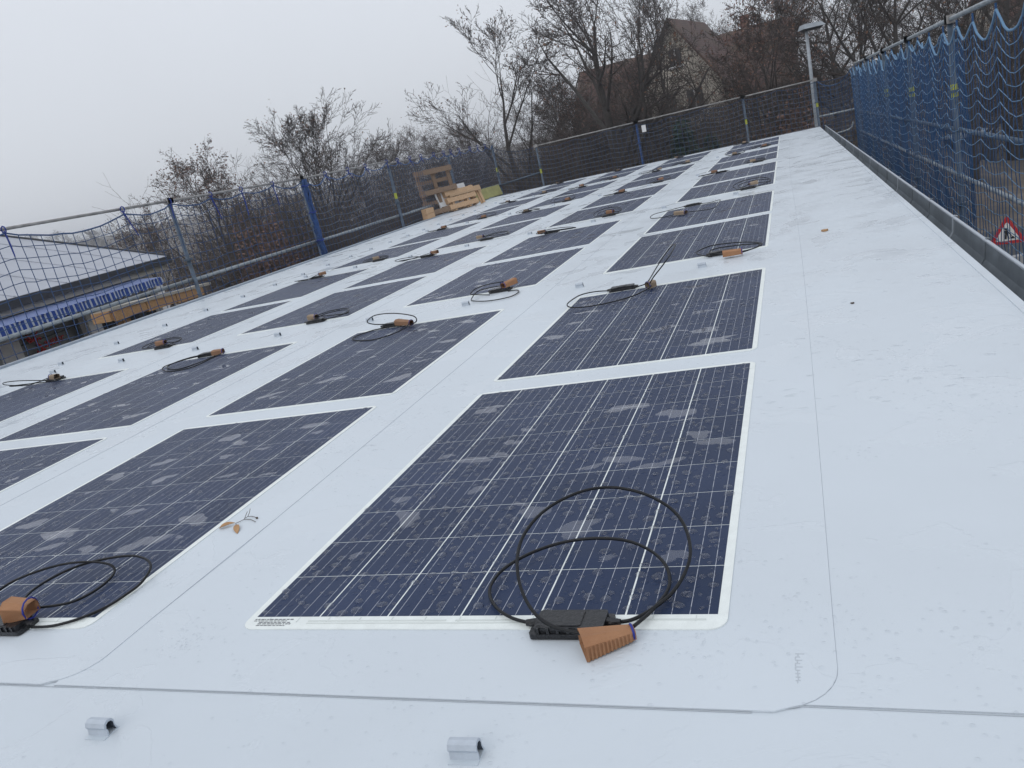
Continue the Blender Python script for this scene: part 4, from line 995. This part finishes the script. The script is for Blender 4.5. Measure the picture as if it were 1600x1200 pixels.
# ================================================================== warning sign on the street
sg = AT(1574, 366, 1, 18.0); sgn = thing('warning_sign', 'red and white triangular roadworks sign on the street beyond the blue net', 'sign', (sg.x, sg.y, -4.0))
sgn.rotation_euler = (0, 0, math.radians(-10)); hz = sg.z + 4.0
def tri(r, y, name, m, th=.012):
    mb = MB(); pts = []
    for a in (90, 210, 330):
        c = (r * .9 * math.cos(math.radians(a)), r * .9 * math.sin(math.radians(a)))
        for k in range(-2, 3): an = math.radians(a + 30 * k); pts.append((c[0] + .1 * r * math.cos(an), c[1] + .1 * r * math.sin(an)))
    n = len(pts); vs = [(x, y, hz + z) for x, z in pts] + [(x, y - th, hz + z) for x, z in pts]
    mb.add(vs, [tuple(range(n)), tuple(range(n, 2 * n))[::-1]] + [(i, n + i, n + (i + 1) % n, (i + 1) % n) for i in range(n)])
    return mb.build(name, m, sgn)
tri(.37, 0, 'sign_border', MT['red']); tri(.25, -.013, 'sign_face', MT['signwhite'], .003)
mb = MB(); y = -.0185
def flat(pts):
    pts = [(a * .84, b * .84) for a, b in pts]
    n = len(pts); mb.add([(x, y, hz + z) for x, z in pts] + [(x, y - .002, hz + z) for x, z in pts], [tuple(range(n)), tuple(range(n, 2 * n))[::-1]] + [(i, n + i, n + (i + 1) % n, (i + 1) % n) for i in range(n)])
flat([(-.02 + .034 * math.cos(a), .135 + .034 * math.sin(a)) for a in np.linspace(0, 6.28, 10, endpoint=False)])
flat([(-.06, .095), (.0, .10), (.03, .03), (.0, -.02), (-.05, .0)]); flat([(-.055, .0), (-.01, -.02), (-.02, -.12), (-.06, -.12)]); flat([(-.01, -.01), (.02, .0), (.045, -.12), (.005, -.12)])
flat([(.0, .06), (.02, .075), (.10, -.04), (.085, -.05)]); flat([(.06, -.12), (.16, -.12), (.125, -.06), (.09, -.055)])
mb.build('roadworks_symbol', MT['black'], sgn)
mb = MB(); mb.tube([(0, .03, 0), (0, .03, hz + .3)], .03, 8); mb.build('sign_post', MT['galv'], sgn); mb = MB(); mb.box((0, .03, .06), (.7, .4, .12)); mb.build('foot', MT['blackplastic'], sgn)

# ================================================================== shop building on the left
TH = math.asin(.2218)
shop = thing('shop_building', 'low shop building with pale metal roof and striped awning beyond the left net', 'building', (-12.1, 12.0, -4.0), None, TH)
mb = MB(); mb.box((-4.2, -8.2, 2.12), (8.0, 15.2, 4.24)); mb.build('wall', MT['shop'], shop)
mb = MB(); sl = .334
def rz_(x): return 4.5 + (.5 - x) * sl
mb.add([(.5, -16, 4.5), (.5, -.7, 4.5), (-8, -.7, rz_(-8)), (-8, -16, rz_(-8)), (.5, -16, 4.42), (.5, -.7, 4.42), (-8, -.7, rz_(-8) - .08), (-8, -16, rz_(-8) - .08)],
       [(0, 1, 2, 3), (7, 6, 5, 4), (0, 4, 5, 1), (1, 5, 6, 2), (2, 6, 7, 3), (3, 7, 4, 0)]); rf = mb.build('roof', MT['metalroof'], shop)
for k in range(13):
    y = -15.6 + 1.18 * k; mb = MB(); mb.beam((.49, y, 4.506), (-7.98, y, rz_(-7.98) + .006), .025, .018); mb.build('standing_seam', MT['metalroof'], rf)
mb = MB(); mb.beam((.5, -.675, 4.47), (-8, -.675, rz_(-8) - .03), .05, .12); mb.build('verge_board', MT['darkwood'], shop)
mb = MB(); mb.box((.54, -8.3, 4.425), (.07, 15.2, .14)); mb.build('eaves_gutter', MT['darkwood'], shop)
mb = MB(); mb.box((.16, -8.4, 4.37), (.60, 15.2, .10)); mb.build('soffit', MT['darkwood'], shop)
mb = MB(); mb.box((.478, -8.4, 4.32), (.05, 15.1, .11)); mb.build('soffit_lining', MT['beige'], shop)
mb = MB(); mb.box((-.08, -8.3, 4.15), (.26, 15.2, .15)); mb.build('lintel_band', MT['beige'], shop)
mb = MB()
ya, yb_ = -9.5, -2.0
mb.add([(.1, ya, 4.29), (.1, yb_, 4.29), (1.0, yb_, 4.19), (1.0, ya, 4.19), (.1, ya, 4.275), (.1, yb_, 4.275), (1.0, yb_, 4.175), (1.0, ya, 4.175)], [(3, 2, 1, 0), (4, 5, 6, 7), (0, 1, 5, 4), (1, 2, 6, 5), (2, 3, 7, 6), (3, 0, 4, 7)])
aw = mb.build('awning', MT['awning'], shop); aw['label'] = 'blue and white striped awning'
mb = MB(); n = 120
vs = []; fs = []
for i in range(n + 1):
    y = ya + (yb_ - ya) * i / n; zz = 4.075 - .03 * abs(math.sin(i * math.pi / 4)); xo = 1.0 + .015 * math.sin(i * .8)
    vs += [(xo, y, 4.19), (xo + .008, y, zz), (xo - .006, y, zz), (xo - .008, y, 4.19)]
for i in range(n):
    a = 4 * i; fs += [(a, a + 1, a + 5, a + 4), (a + 2, a + 3, a + 7, a + 6), (a + 1, a + 2, a + 6, a + 5), (a + 3, a, a + 4, a + 7)]
mb.add(vs, fs); mb.build('valance', MT['awning'], aw)
for y in (-8.6, -5.3, -2.4):
    mb = MB(); mb.tube([(.05, y, 3.9), (.98, y, 4.16)], .018, 6); mb.build('awning_arm', MT['frame'], aw)
for k, (y, w, m) in enumerate(((-3.0, .34, 'white'), (-5.05, .45, 'white'), (-.72, .26, 'white'), (-8.0, .3, 'white'))):
    mb = MB(); mb.box((.06, y, 2.0), (.16, w, 4.05)); mb.build('pillar', MT[m], shop)
for k, y in enumerate((-4.05, -1.6, -6.5)):
    mb = MB(); mb.box((-.17, y, 2.0), (.08, 1.5 if k != 1 else 2.2, 3.8)); pn = mb.build('shop_window', MT['glass'] if k else MT['shop'], shop)
    for dz in (.0, .55, 1.1, 1.45):
        mb = MB(); mb.box((-.12, y, 2.3 + dz), (.03, 1.46, .015)); mb.build('window_bar', MT['darkwood'], pn)
# red lettering with a flourish on the dark shop panel
sgo = shop
me = text_mesh('autter', .20, .25, .006); me.materials.append(MT['red'])
lt = link('lettering', me, sgo, (-.08, -4.08, 3.60)); lt.rotation_euler = (math.pi / 2, 0, math.pi / 2)
me = text_mesh('S', .36, .3, .008); me.materials.append(MT['red'])
lt = link('initial', me, sgo, (-.08, -4.30, 3.54)); lt.rotation_euler = (math.pi / 2, 0, math.pi / 2)
mb = MB()
for pth in ([(-4.42, 3.83), (-4.36, 3.76), (-4.26, 3.77), (-4.18, 3.84), (-4.10, 3.90)], [(-4.38, 3.88), (-4.33, 3.80), (-4.28, 3.76)], [(-4.40, 3.52), (-4.25, 3.50), (-4.10, 3.58)]):
    mb.tube([(-.075, a, b) for a, b in pth], [.012, .022, .022, .016, .006][:len(pth)], 6)
mb.build('flourish', MT['red'], sgo)
# timber canopy in front of the shop
can = thing('timber_canopy', 'orange timber shed with boarded fascia beyond the left roof edge', 'shed', (-8.6, 7.0, -4.0))
mb = MB(); mb.add([(-.35, .0, 4.10), (.06, .0, 4.10), (.06, 2.0, 4.02), (-.35, 2.0, 4.02), (-.35, 0, 4.06), (.06, 0, 4.06), (.06, 2.0, 3.98), (-.35, 2.0, 3.98)], [(0, 1, 2, 3), (7, 6, 5, 4), (0, 4, 5, 1), (1, 5, 6, 2), (2, 6, 7, 3), (3, 7, 4, 0)]); mb.build('roof', MT['beige'], can)
for k in range(3):
    y = .02 + .6 * k; z = 3.985 - .037 * y; mb = MB(); mb.box((.02, y + .29, z), (.05, .585, .15)); mb.build('fascia_board', MT['timber'], can)
mb = MB(); mb.box((-.17, -.002, 3.99), (.33, .05, .14)); mb.build('fascia_board', MT['timber'], can)
for y in (.3, 1.7):
    mb = MB(); mb.box((-.15, y, 1.95), (.14, .14, 3.85)); mb.build('post', MT['timber'], can)
mb = MB(); mb.box((-.2, 1.15, 1.9), (.22, 1.3, 3.75)); mb.build('wall', MT['timber'], can)

# ================================================================== houses
def gable_house(name, label, loc, rz, w, d, wall_h, rise, wallm, roofm, over=.4, wins=(), chimney=None, into=None):
    t = into or thing(name, label, 'house', loc, None, rz)
    made = []
    mb = MB(); hw, hd = w / 2, d / 2                # ridge along local x
    mb.add([(-hw, -hd, 0), (hw, -hd, 0), (hw, hd, 0), (-hw, hd, 0), (-hw, -hd, wall_h), (hw, -hd, wall_h), (hw, hd, wall_h), (-hw, hd, wall_h), (-hw, 0, wall_h + rise), (hw, 0, wall_h + rise)],
           [(0, 1, 5, 4), (2, 3, 7, 6), (1, 2, 6, 9, 5), (3, 0, 4, 8, 7), (3, 2, 1, 0)]); made.append(mb.build('wall', wallm, t))
    mb = MB(); k = rise / hd
    for s in (-1, 1):
        e0 = (-hw - over, s * (hd + over), wall_h - k * over); e1 = (hw + over, s * (hd + over), wall_h - k * over); r0 = (-hw - over, 0, wall_h + rise); r1 = (hw + over, 0, wall_h + rise)
        up = Vector((0, 0, .16)); vs = [Vector(p) for p in (e0, e1, r1, r0)]; vs += [p + up for p in vs]
        mb.add(vs, [(3, 2, 1, 0), (4, 5, 6, 7), (0, 1, 5, 4), (1, 2, 6, 5), (2, 3, 7, 6), (3, 0, 4, 7)])
    rf = mb.build('roof', roofm, t); made.append(rf)
    if chimney:
        mb = MB(); mb.box((chimney, .6, wall_h + rise + .1), (.5, .5, 1.5)); mb.build('chimney', MT['tilered'], rf)
    for (face, a, z, ww, hh) in wins:
        mb = MB(); fr = MB()
        if face == 'f': mb.box((a, -hd - .01, z), (ww, .06, hh)); fr.box((a, -hd - .05, z), (.07, .05, hh)); fr.box((a, -hd - .03, z - hh / 2 - .05), (ww + .2, .12, .08))
        else:
            s = 1 if face == 'r' else -1
            mb.box((s * (hw + .01), a, z), (.06, ww, hh)); fr.box((s * (hw + .05), a, z), (.05, .07, hh)); fr.box((s * (hw + .03), a, z - hh / 2 - .05), (.12, ww + .2, .08))
        wo_ = mb.build('window', MT['glass'], t); made.append(wo_); fr.build('frame', MT['frame'], wo_)
    if into:
        for o_ in made: o_.location = Vector(loc) - into.location; o_.rotation_euler = (0, 0, rz)
    return t
hy = 46.0
main_house = gable_house('house', 'large brown-tiled house with cream gable half hidden behind the bare trees', (-5.0, hy + 2.5, -1.6), 0, 11.4, 8.0, 3.2, 3.1, MT['cream'], MT['tile'], wins=[('f', -3.6, 1.9, 1.0, 1.2), ('f', 3.4, 1.9, 1.0, 1.2), ('f', 1.6, 1.9, 1.0, 1.2), ('f', -1.6, 1.9, 1.0, 1.2)], chimney=3.6)
gable_house(None, None, (-4.1, hy - 1.2, -1.6), math.pi / 2 - .18, 6.0, 4.2, 4.0, 3.1, MT['cream'], MT['tile'], over=.45, wins=[('l', -.7, 3.2, .8, 1.1), ('l', .7, 3.2, .8, 1.1), ('l', 0, 5.4, .6, .8), ('l', -.7, 1.0, .8, 1.1)], into=main_house)
gable_house('house', 'red-roofed house glimpsed high through the blue net', (17.5, 62, -3.8), .3, 10, 8, 5.2, 3.4, MT['cream'], MT['tilered'], wins=[('f', -2.5, 3.6, 1.1, 1.3), ('f', 0, 3.6, 1.1, 1.3), ('f', 2.5, 3.6, 1.1, 1.3)])
sh = thing('shed', 'dark flat-roofed shed at the edge of the yard behind the blue net', 'shed', (7.3, 38.4, -4.0), None, .1)
mb = MB(); mb.box((0, 0, .75), (1.5, 1.6, 1.5)); mb.build('wall', MT['darkwood'], sh); mb = MB(); mb.box((0, 0, 1.55), (1.7, 1.8, .1)); mb.build('roof', MT['trim'], sh); mb = MB(); mb.box((-.2, -.82, .65), (.7, .06, 1.2)); mb.build('door', MT['trimdark'], sh)
wl = thing('concrete_wall', 'low pale concrete wall beside the street behind the blue net', 'wall', (3.75, 16.2, -4.0), None, .35)
for k in range(6):
    mb = MB(); mb.box((-1.25 + .5 * k, 0, .45), (.485, .16, .9)); mb.build('panel', MT['concrete'], wl)

# ================================================================== trees
def rot_about(d, ang, rg):
    ax = d.cross(Vector((rg.uniform(-1, 1), rg.uniform(-1, 1), rg.uniform(-1, 1))))
    if ax.length < 1e-3: ax = Vector((1, 0, 0))
    return Matrix.Rotation(ang, 3, ax.normalized()) @ d
def gen_tree(seed, H=10., trunk=.22, limbs=8, ang=(28, 48), ratio=.62, levels=4, kids=(9, 6, 5, 4), r0=.17, trop=.05, wig=.075, leaves=0, leader=True, base=.25):
    rg = random.Random(seed); big = []; fine = []; tips = []
    def grow(p, d, L, r, lev):
        n = (9, 6, 4, 3, 2)[lev]; sg_ = L / n; pts = [(p, r)]
        for i in range(n):
            d = (d + Vector((rg.gauss(0, wig), rg.gauss(0, wig), rg.gauss(0, wig) + trop * (1 if lev else .3)))).normalized()
            q = p + d * sg_; rn_ = r * (1 - (.86 if lev == 0 else .8) * (i + 1) / n)
            rp_ = r * (1 - (.86 if lev == 0 else .8) * i / n)
            (big if lev < 2 else fine).append((*p, *q, max(rp_, .0060), max(rn_, .0048)))
            p = q
            f = (i + 1) / n
            if lev < levels and f > (base if lev == 0 else .18):
                m = kids[lev] / n * (1.15 if f > .5 else .85); m = int(m) + (rg.random() < m % 1)
                for _ in range(m):
                    a = math.radians(rg.uniform(*ang)) * (1.15 - .35 * f if lev == 0 else 1)
                    ll = (H * ratio * (1 - .72 * f) + H * .06 if lev == 0 else L * rg.uniform(.38, .62) * (1.1 - .45 * f)) * rg.uniform(.75, 1.15)
                    cd = rot_about(d, a, rg)
                    if lev == 0: cd = (cd + Vector((0, 0, .12))).normalized()
                    grow(p.copy(), cd, ll, max(rn_ * (.62 if lev == 0 else .6), .005), lev + 1)
        if lev == levels: tips.append((*p,))
    grow(Vector((0, 0, 0)), Vector((rg.uniform(-.04, .04), rg.uniform(-.04, .04), 1)), H * .93, r0 * 1.0, 0)
    out = []
    B_, F_ = np.array(big), np.array(fine); zc = F_[:, 2].mean(); cx, cy = F_[:, 0].mean() / zc, F_[:, 1].mean() / zc; zs = H / F_[:, 5].max()
    for a in (B_, F_):
        for o_ in (0, 3): a[:, o_] -= cx * a[:, o_ + 2]; a[:, o_ + 1] -= cy * a[:, o_ + 2]
        a[:, :6] *= zs
    tips = [((x - cx * z) * zs, (y - cy * z) * zs, z * zs) for x, y, z in tips]
    for arr, n in ((B_, 6), (F_, 3)):
        a = arr; out.append(strands(a[:, :3], a[:, 3:6], a[:, 6], a[:, 7], n))
    lv = None
    if leaves:
        tp = np.array(tips); rn2 = np.random.default_rng(seed)
        k = rn2.choice(len(tp), min(leaves, len(tp) * 3), replace=True); c = tp[k] + rn2.normal(0, .12, (len(k), 3))
        a = rn2.normal(0, 1, (len(k), 3)); a /= np.linalg.norm(a, axis=1, keepdims=True); b = np.cross(a, rn2.normal(0, 1, (len(k), 3))); b /= np.linalg.norm(b, axis=1, keepdims=True)
        s = rn2.uniform(.025, .055, (len(k), 1))
        lv = (np.stack([c - a * s, c + b * s * .6, c + a * s, c - b * s * .6], 1).reshape(-1, 3), (np.arange(len(k))[:, None] * 4 + np.arange(4)[None]))
    return out, lv
def tree_meshes(key, bark, twig, leaf, **kw):
    (b, f), lv = gen_tree(**kw); o = np_obj('trunk', *b, bark); m1 = o.data; bpy.data.objects.remove(o)
    o = np_obj('crown', *f, twig); m2 = o.data; bpy.data.objects.remove(o); m3 = None
    if lv is not None: o = np_obj('leaves', *lv, leaf); m3 = o.data; bpy.data.objects.remove(o)
    return m1, m2, m3, kw.get('H', 10.)
TV = {
    'vase': tree_meshes('vase', MT['bark'], MT['twig'], MT['leaf'], seed=21, H=10, ang=(26, 48), kids=(12, 9, 7, 6), r0=.16, base=.30, leaves=500, ratio=.60, trop=.07),
    'broad': tree_meshes('broad', MT['bark'], MT['twig'], MT['leaf'], seed=34, H=10, ang=(34, 66), kids=(18, 10, 8, 6), r0=.27, base=.24, leaves=700, ratio=.66, trop=.05),
    'leafy': tree_meshes('leafy', MT['bark'], MT['twig'], MT['leafred'], seed=45, H=9, ang=(28, 58), kids=(15, 9, 7, 6), r0=.15, base=.18, leaves=3600, ratio=.62),
    'slim': tree_meshes('slim', MT['bark'], MT['twig'], MT['leaf'], seed=56, H=11, ang=(22, 44), kids=(16, 8, 6, 5), r0=.13, base=.25, leaves=200, ratio=.40),
    'multi': tree_meshes('multi', MT['bark'], MT['twig'], MT['leaf'], seed=67, H=9, ang=(22, 52), kids=(18, 10, 8, 6), r0=.14, base=.10, leaves=900, ratio=.80, trop=.06),
}
def tree(label, kind, az, dist, top_el, rz, wide=1.0, name='bare_tree', group='bare trees around the roof'):
    m1, m2, m3, H = TV[kind]; p = pol(az, dist); z0 = float(gz(p.x, p.y)) - .15; h = zel(top_el, dist) - z0; s = h / H
    t = thing(name, label, 'tree', (p.x, p.y, z0), group, rz)
    t.scale = (s * wide, s * wide, s)
    link('trunk', m1, t); c = link('crown', m2, t)
    if m3: link('leaves', m3, c)
    return t
tree('small russet-leaved tree farthest left above the net', 'leafy', -39.0, 30, 5.7, .4, 1.12)
tree('low bushy tree at the corner of the shop roof', 'leafy', -43.8, 33, 2.6, 2.0, .9)
tree('broad bare tree above the blue wrapped post', 'multi', -32.0, 34, 7.5, 1.1, 1.12)
tree('tall vase-shaped bare tree right of the pallets', 'vase', -18.2, 31, 10.3, 2.4, 1.15)
tree('great bare tree with the thick trunk in front of the brown house', 'broad', -10.7, 28, 13.5, .3, .95)
tree('slim straight tree left of the gable', 'slim', -8.3, 34, 12.5, 3.3, .9)
tree('second slim tree close to the gable', 'slim', -7.6, 37, 12.0, 5.0, .8)
tree('brown-leaved tree in front of the house, left of the lamp', 'leafy', -1.0, 27, 8.0, 2.9, 1.0)
tree('spreading bare tree behind the street lamp', 'broad', 2.6, 34, 8.6, 4.2, .9)
tree('dark trunked tree above the start of the blue net', 'broad', 6.6, 27, 9.5, 1.9, .95)
tree('bare tree rising behind the middle of the blue net', 'multi', 10.5, 33, 7.5, 3.7, 1.0)
tree('bare tree behind the nearest part of the blue net', 'vase', 14.5, 36, 8.5, .2, 1.0)
tree('brown-leaved tree between gable and great trunk', 'leafy', -13.6, 33, 4.6, 5.2, 1.1)
tree('bare tree right behind the gable roof', 'broad', -4.2, 58, 7.6, .7, 1.0)
tree('bare tree behind the house, far right of its roof', 'multi', 1.0, 60, 6.6, 2.2, 1.1)
for k, (az, d, el) in enumerate(((-27.2, 62, 3.6), (-25.2, 70, 3.9), (-23.4, 64, 3.4), (-21.4, 74, 3.6), (-15.2, 66, 3.8), (-29.0, 75, 2.9))):
    tree('%s from the left in the far row of low bare trees beyond the pallets' % ORD[[1, 2, 3, 4, 5, 0][k]], ('multi', 'vase', 'broad')[k % 3], az, d, el, k * 1.3, 1.25, group='far row of bare trees')
for k, (az, d, el) in enumerate(((-50.2, 215, 2.3), (-48.3, 225, 2.2), (-46.6, 200, 1.9), (-52.5, 230, 2.3))):
    tree('faint tree fading into fog above the shop roof, %s from the left' % ORD[[1, 2, 3, 0][k]], ('multi', 'broad')[k % 2], az, d, el, k * 2.1, 1.3, group='foggy far trees')

tree('twiggy brown tree before the left half of the brown house', 'leafy', -9.6, 35, 5.0, 1.4, 1.2)
tree('dense bare tree between the vase-shaped and the great tree', 'multi', -14.6, 38, 5.6, 2.6, 1.2)
tree('dense bare tree far right behind the start of the blue net', 'multi', 4.6, 38, 7.5, 5.6, 1.2)
tree('tall bare tree behind the near half of the blue net', 'broad', 12.6, 40, 8.5, 1.5, 1.1)

# dark conifer behind the back net
def conifer(label, az, dist, top_el, w):
    p = pol(az, dist); z0 = float(gz(p.x, p.y)) - .1; h = zel(top_el, dist) - z0
    t = thing('conifer', label, 'tree', (p.x, p.y, z0), 'evergreens'); rg = np.random.default_rng(int(dist * 10))
    v, f = strands([[0, 0, 0]], [[0, 0, h]], .12, .02, 7); np_obj('trunk', v, f, MT['bark'], t)
    n = 9000; z = h * (1 - rg.random(n) ** .6 * .97); R_ = w * (1 - z / h) * .5 + .12; a = rg.uniform(0, 6.28, n); rr = R_ * np.sqrt(rg.uniform(.1, 1, n)) * (1 + .25 * np.sin(a * 5 + z * 4))
    c = np.stack([rr * np.cos(a), rr * np.sin(a), z - rr * .25], 1); d = np.stack([np.cos(a), np.sin(a), -.35 + 0 * a], 1) + rg.normal(0, .25, (n, 3)); d /= np.linalg.norm(d, axis=1, keepdims=True)
    e = np.cross(d, rg.normal(0, 1, (n, 3))); e /= np.linalg.norm(e, axis=1, keepdims=True); s = rg.uniform(.08, .2, (n, 1))
    np_obj('crown', np.stack([c - d * s * .3, c + e * s * .22, c + d * s, c - e * s * .22], 1).reshape(-1, 3), np.arange(n * 4).reshape(-1, 4), MT['needle'], t)
conifer('dark green conifer behind the back safety net', -6.7, 23.5, .2, 2.6)
conifer('smaller dark conifer beside the taller one behind the net', -4.9, 24.5, -1.2, 2.0)

# russet hedge bush behind the left net
def bush(label, az, dist, top_el, w, m, n=9000):
    p = pol(az, dist); z0 = float(gz(p.x, p.y)) - .1; h = zel(top_el, dist) - z0; rg = np.random.default_rng(int(abs(az) * 10))
    t = thing('leafy_bush', label, 'bush', (p.x, p.y, z0)); a = rg.uniform(0, 6.28, 60); el = rg.uniform(.5, 1.4, 60); L = h * rg.uniform(.6, 1.0, 60)
    B = np.stack([L * np.cos(a) * np.cos(el) * w / h, L * np.sin(a) * np.cos(el) * w / h, L * np.sin(el)], 1); A = B * 0 + np.stack([.2 * np.cos(a), .2 * np.sin(a), 0 * a], 1)
    v, f = strands(A, B, .02, .006, 4); np_obj('stems', v, f, MT['twig'], t)
    c = rg.normal(0, 1, (n, 3)); c /= np.linalg.norm(c, axis=1, keepdims=True); c *= (rg.random((n, 1)) ** .4) * (1 + .22 * np.sin(c[:, :1] * 7) * np.cos(c[:, 1:2] * 6)); c[:, 2] = c[:, 2] * .5 + .52; c *= np.array([w / 2, w / 2, h])
    d = rg.normal(0, 1, (n, 3)); d /= np.linalg.norm(d, axis=1, keepdims=True); e = np.cross(d, rg.normal(0, 1, (n, 3))); e /= np.linalg.norm(e, axis=1, keepdims=True); s = rg.uniform(.03, .07, (n, 1))
    np_obj('foliage', np.stack([c - d * s, c + e * s * .6, c + d * s, c - e * s * .6], 1).reshape(-1, 3), np.arange(n * 4).reshape(-1, 4), m, t)
bush('russet leafy bush behind the left net beside the wrapped post', -36.3, 24, -.3, 2.6, MT['leafred'])
bush('russet leafy bush behind the back net near the lamp', .6, 25, -.6, 2.2, MT['leafred'], 7000)

# thicket of brush behind the nets (one mass)
def shrub_segs(seed, H=3.0, stems=20):
    rg = random.Random(seed); segs = []
    def g(p, d, L, r, lev):
        n = 3 if lev < 2 else 2
        for i in range(n):
            d = (d + Vector((rg.gauss(0, .14), rg.gauss(0, .14), rg.gauss(.04, .1)))).normalized(); q = p + d * (L / n)
            segs.append((*p, *q, max(r * (1 - .6 * i / n), .004), max(r * (1 - .6 * (i + 1) / n), .0035))); p = q
            if lev < 3:
                for _ in range((3, 2, 2)[lev]): g(p.copy(), rot_about(d, math.radians(rg.uniform(20, 55)), rg), L * rg.uniform(.35, .6), r * .55, lev + 1)
    for _ in range(stems):
        a = rg.uniform(0, 6.28); el = rg.uniform(.75, 1.5); g(Vector((rg.gauss(0, .25), rg.gauss(0, .25), 0)), Vector((math.cos(a) * math.cos(el), math.sin(a) * math.cos(el), math.sin(el))), H * rg.uniform(.5, .85), .018, 0)
    return np.array(segs)
SH = [shrub_segs(5, stems=6), shrub_segs(6, stems=6), shrub_segs(7, stems=6)]
def thicket(label, spots, m):
    AA = []; rg = np.random.default_rng(len(spots))
    for k, (az, d, top) in enumerate(spots):
        p = pol(az, d); z0 = float(gz(p.x, p.y)) - .1; s = (zel(top, d) - z0) / 3.2; sg_ = SH[k % 3].copy(); a = rg.uniform(0, 6.28); c, s_ = math.cos(a), math.sin(a)
        for o_ in (0, 3):
            x, y = sg_[:, o_].copy(), sg_[:, o_ + 1].copy(); sg_[:, o_] = (x * c - y * s_) * max(s, 1.0) * 1.15 + p.x; sg_[:, o_ + 1] = (x * s_ + y * c) * max(s, 1.0) * 1.15 + p.y; sg_[:, o_ + 2] = sg_[:, o_ + 2] * s + z0
        sg_[:, 6:] *= d / 32.0
        AA.append(sg_)
    a = np.concatenate(AA); v, f = strands(a[:, :3], a[:, 3:6], a[:, 6], a[:, 7], 3)
    return tag(np_obj('thicket', v, f, m), label, 'brush', kind='stuff')
rgt = random.Random(12)
thicket('dense bare brush behind the back safety net', [(rgt.uniform(-21, 4), rgt.uniform(23, 31), rgt.uniform(-.8, 2.0)) for k in range(22)], MT['shrub'])
thicket('brown brush on the slope in front of the houses', [(rgt.uniform(-17, 1), rgt.uniform(32, 41), rgt.uniform(.6, 2.6)) for k in range(26)], MT['shrub'])
thicket('bare brush behind the left safety net', [(rgt.uniform(-42, -20), rgt.uniform(23, 40), rgt.uniform(-.6, 1.8)) for k in range(40)], MT['shrub'])
thicket('bare brush beyond the yard behind the blue net', [(rgt.uniform(3, 20), rgt.uniform(38, 60), rgt.uniform(.2, 2.2)) for k in range(24)], MT['shrub'])

# ================================================================== haze
mb = MB(); mb.box((0, 0, 4.25), (648, 648, 19.5))
hz_m = bpy.data.materials.new('foggy_air'); hz_m.use_nodes = True; ht = hz_m.node_tree; ht.nodes.clear()
pv = ht.nodes.new('ShaderNodeVolumePrincipled'); pv.inputs['Color'].default_value = (.93, .95, 1.0, 1); pv.inputs['Density'].default_value = .0022; pv.inputs['Anisotropy'].default_value = .7
ou = ht.nodes.new('ShaderNodeOutputMaterial'); ht.links.new(pv.outputs[0], ou.inputs['Volume'])
hzo = mb.build('haze', hz_m); hzo['kind'] = 'stuff'; hzo.display_type = 'WIRE'
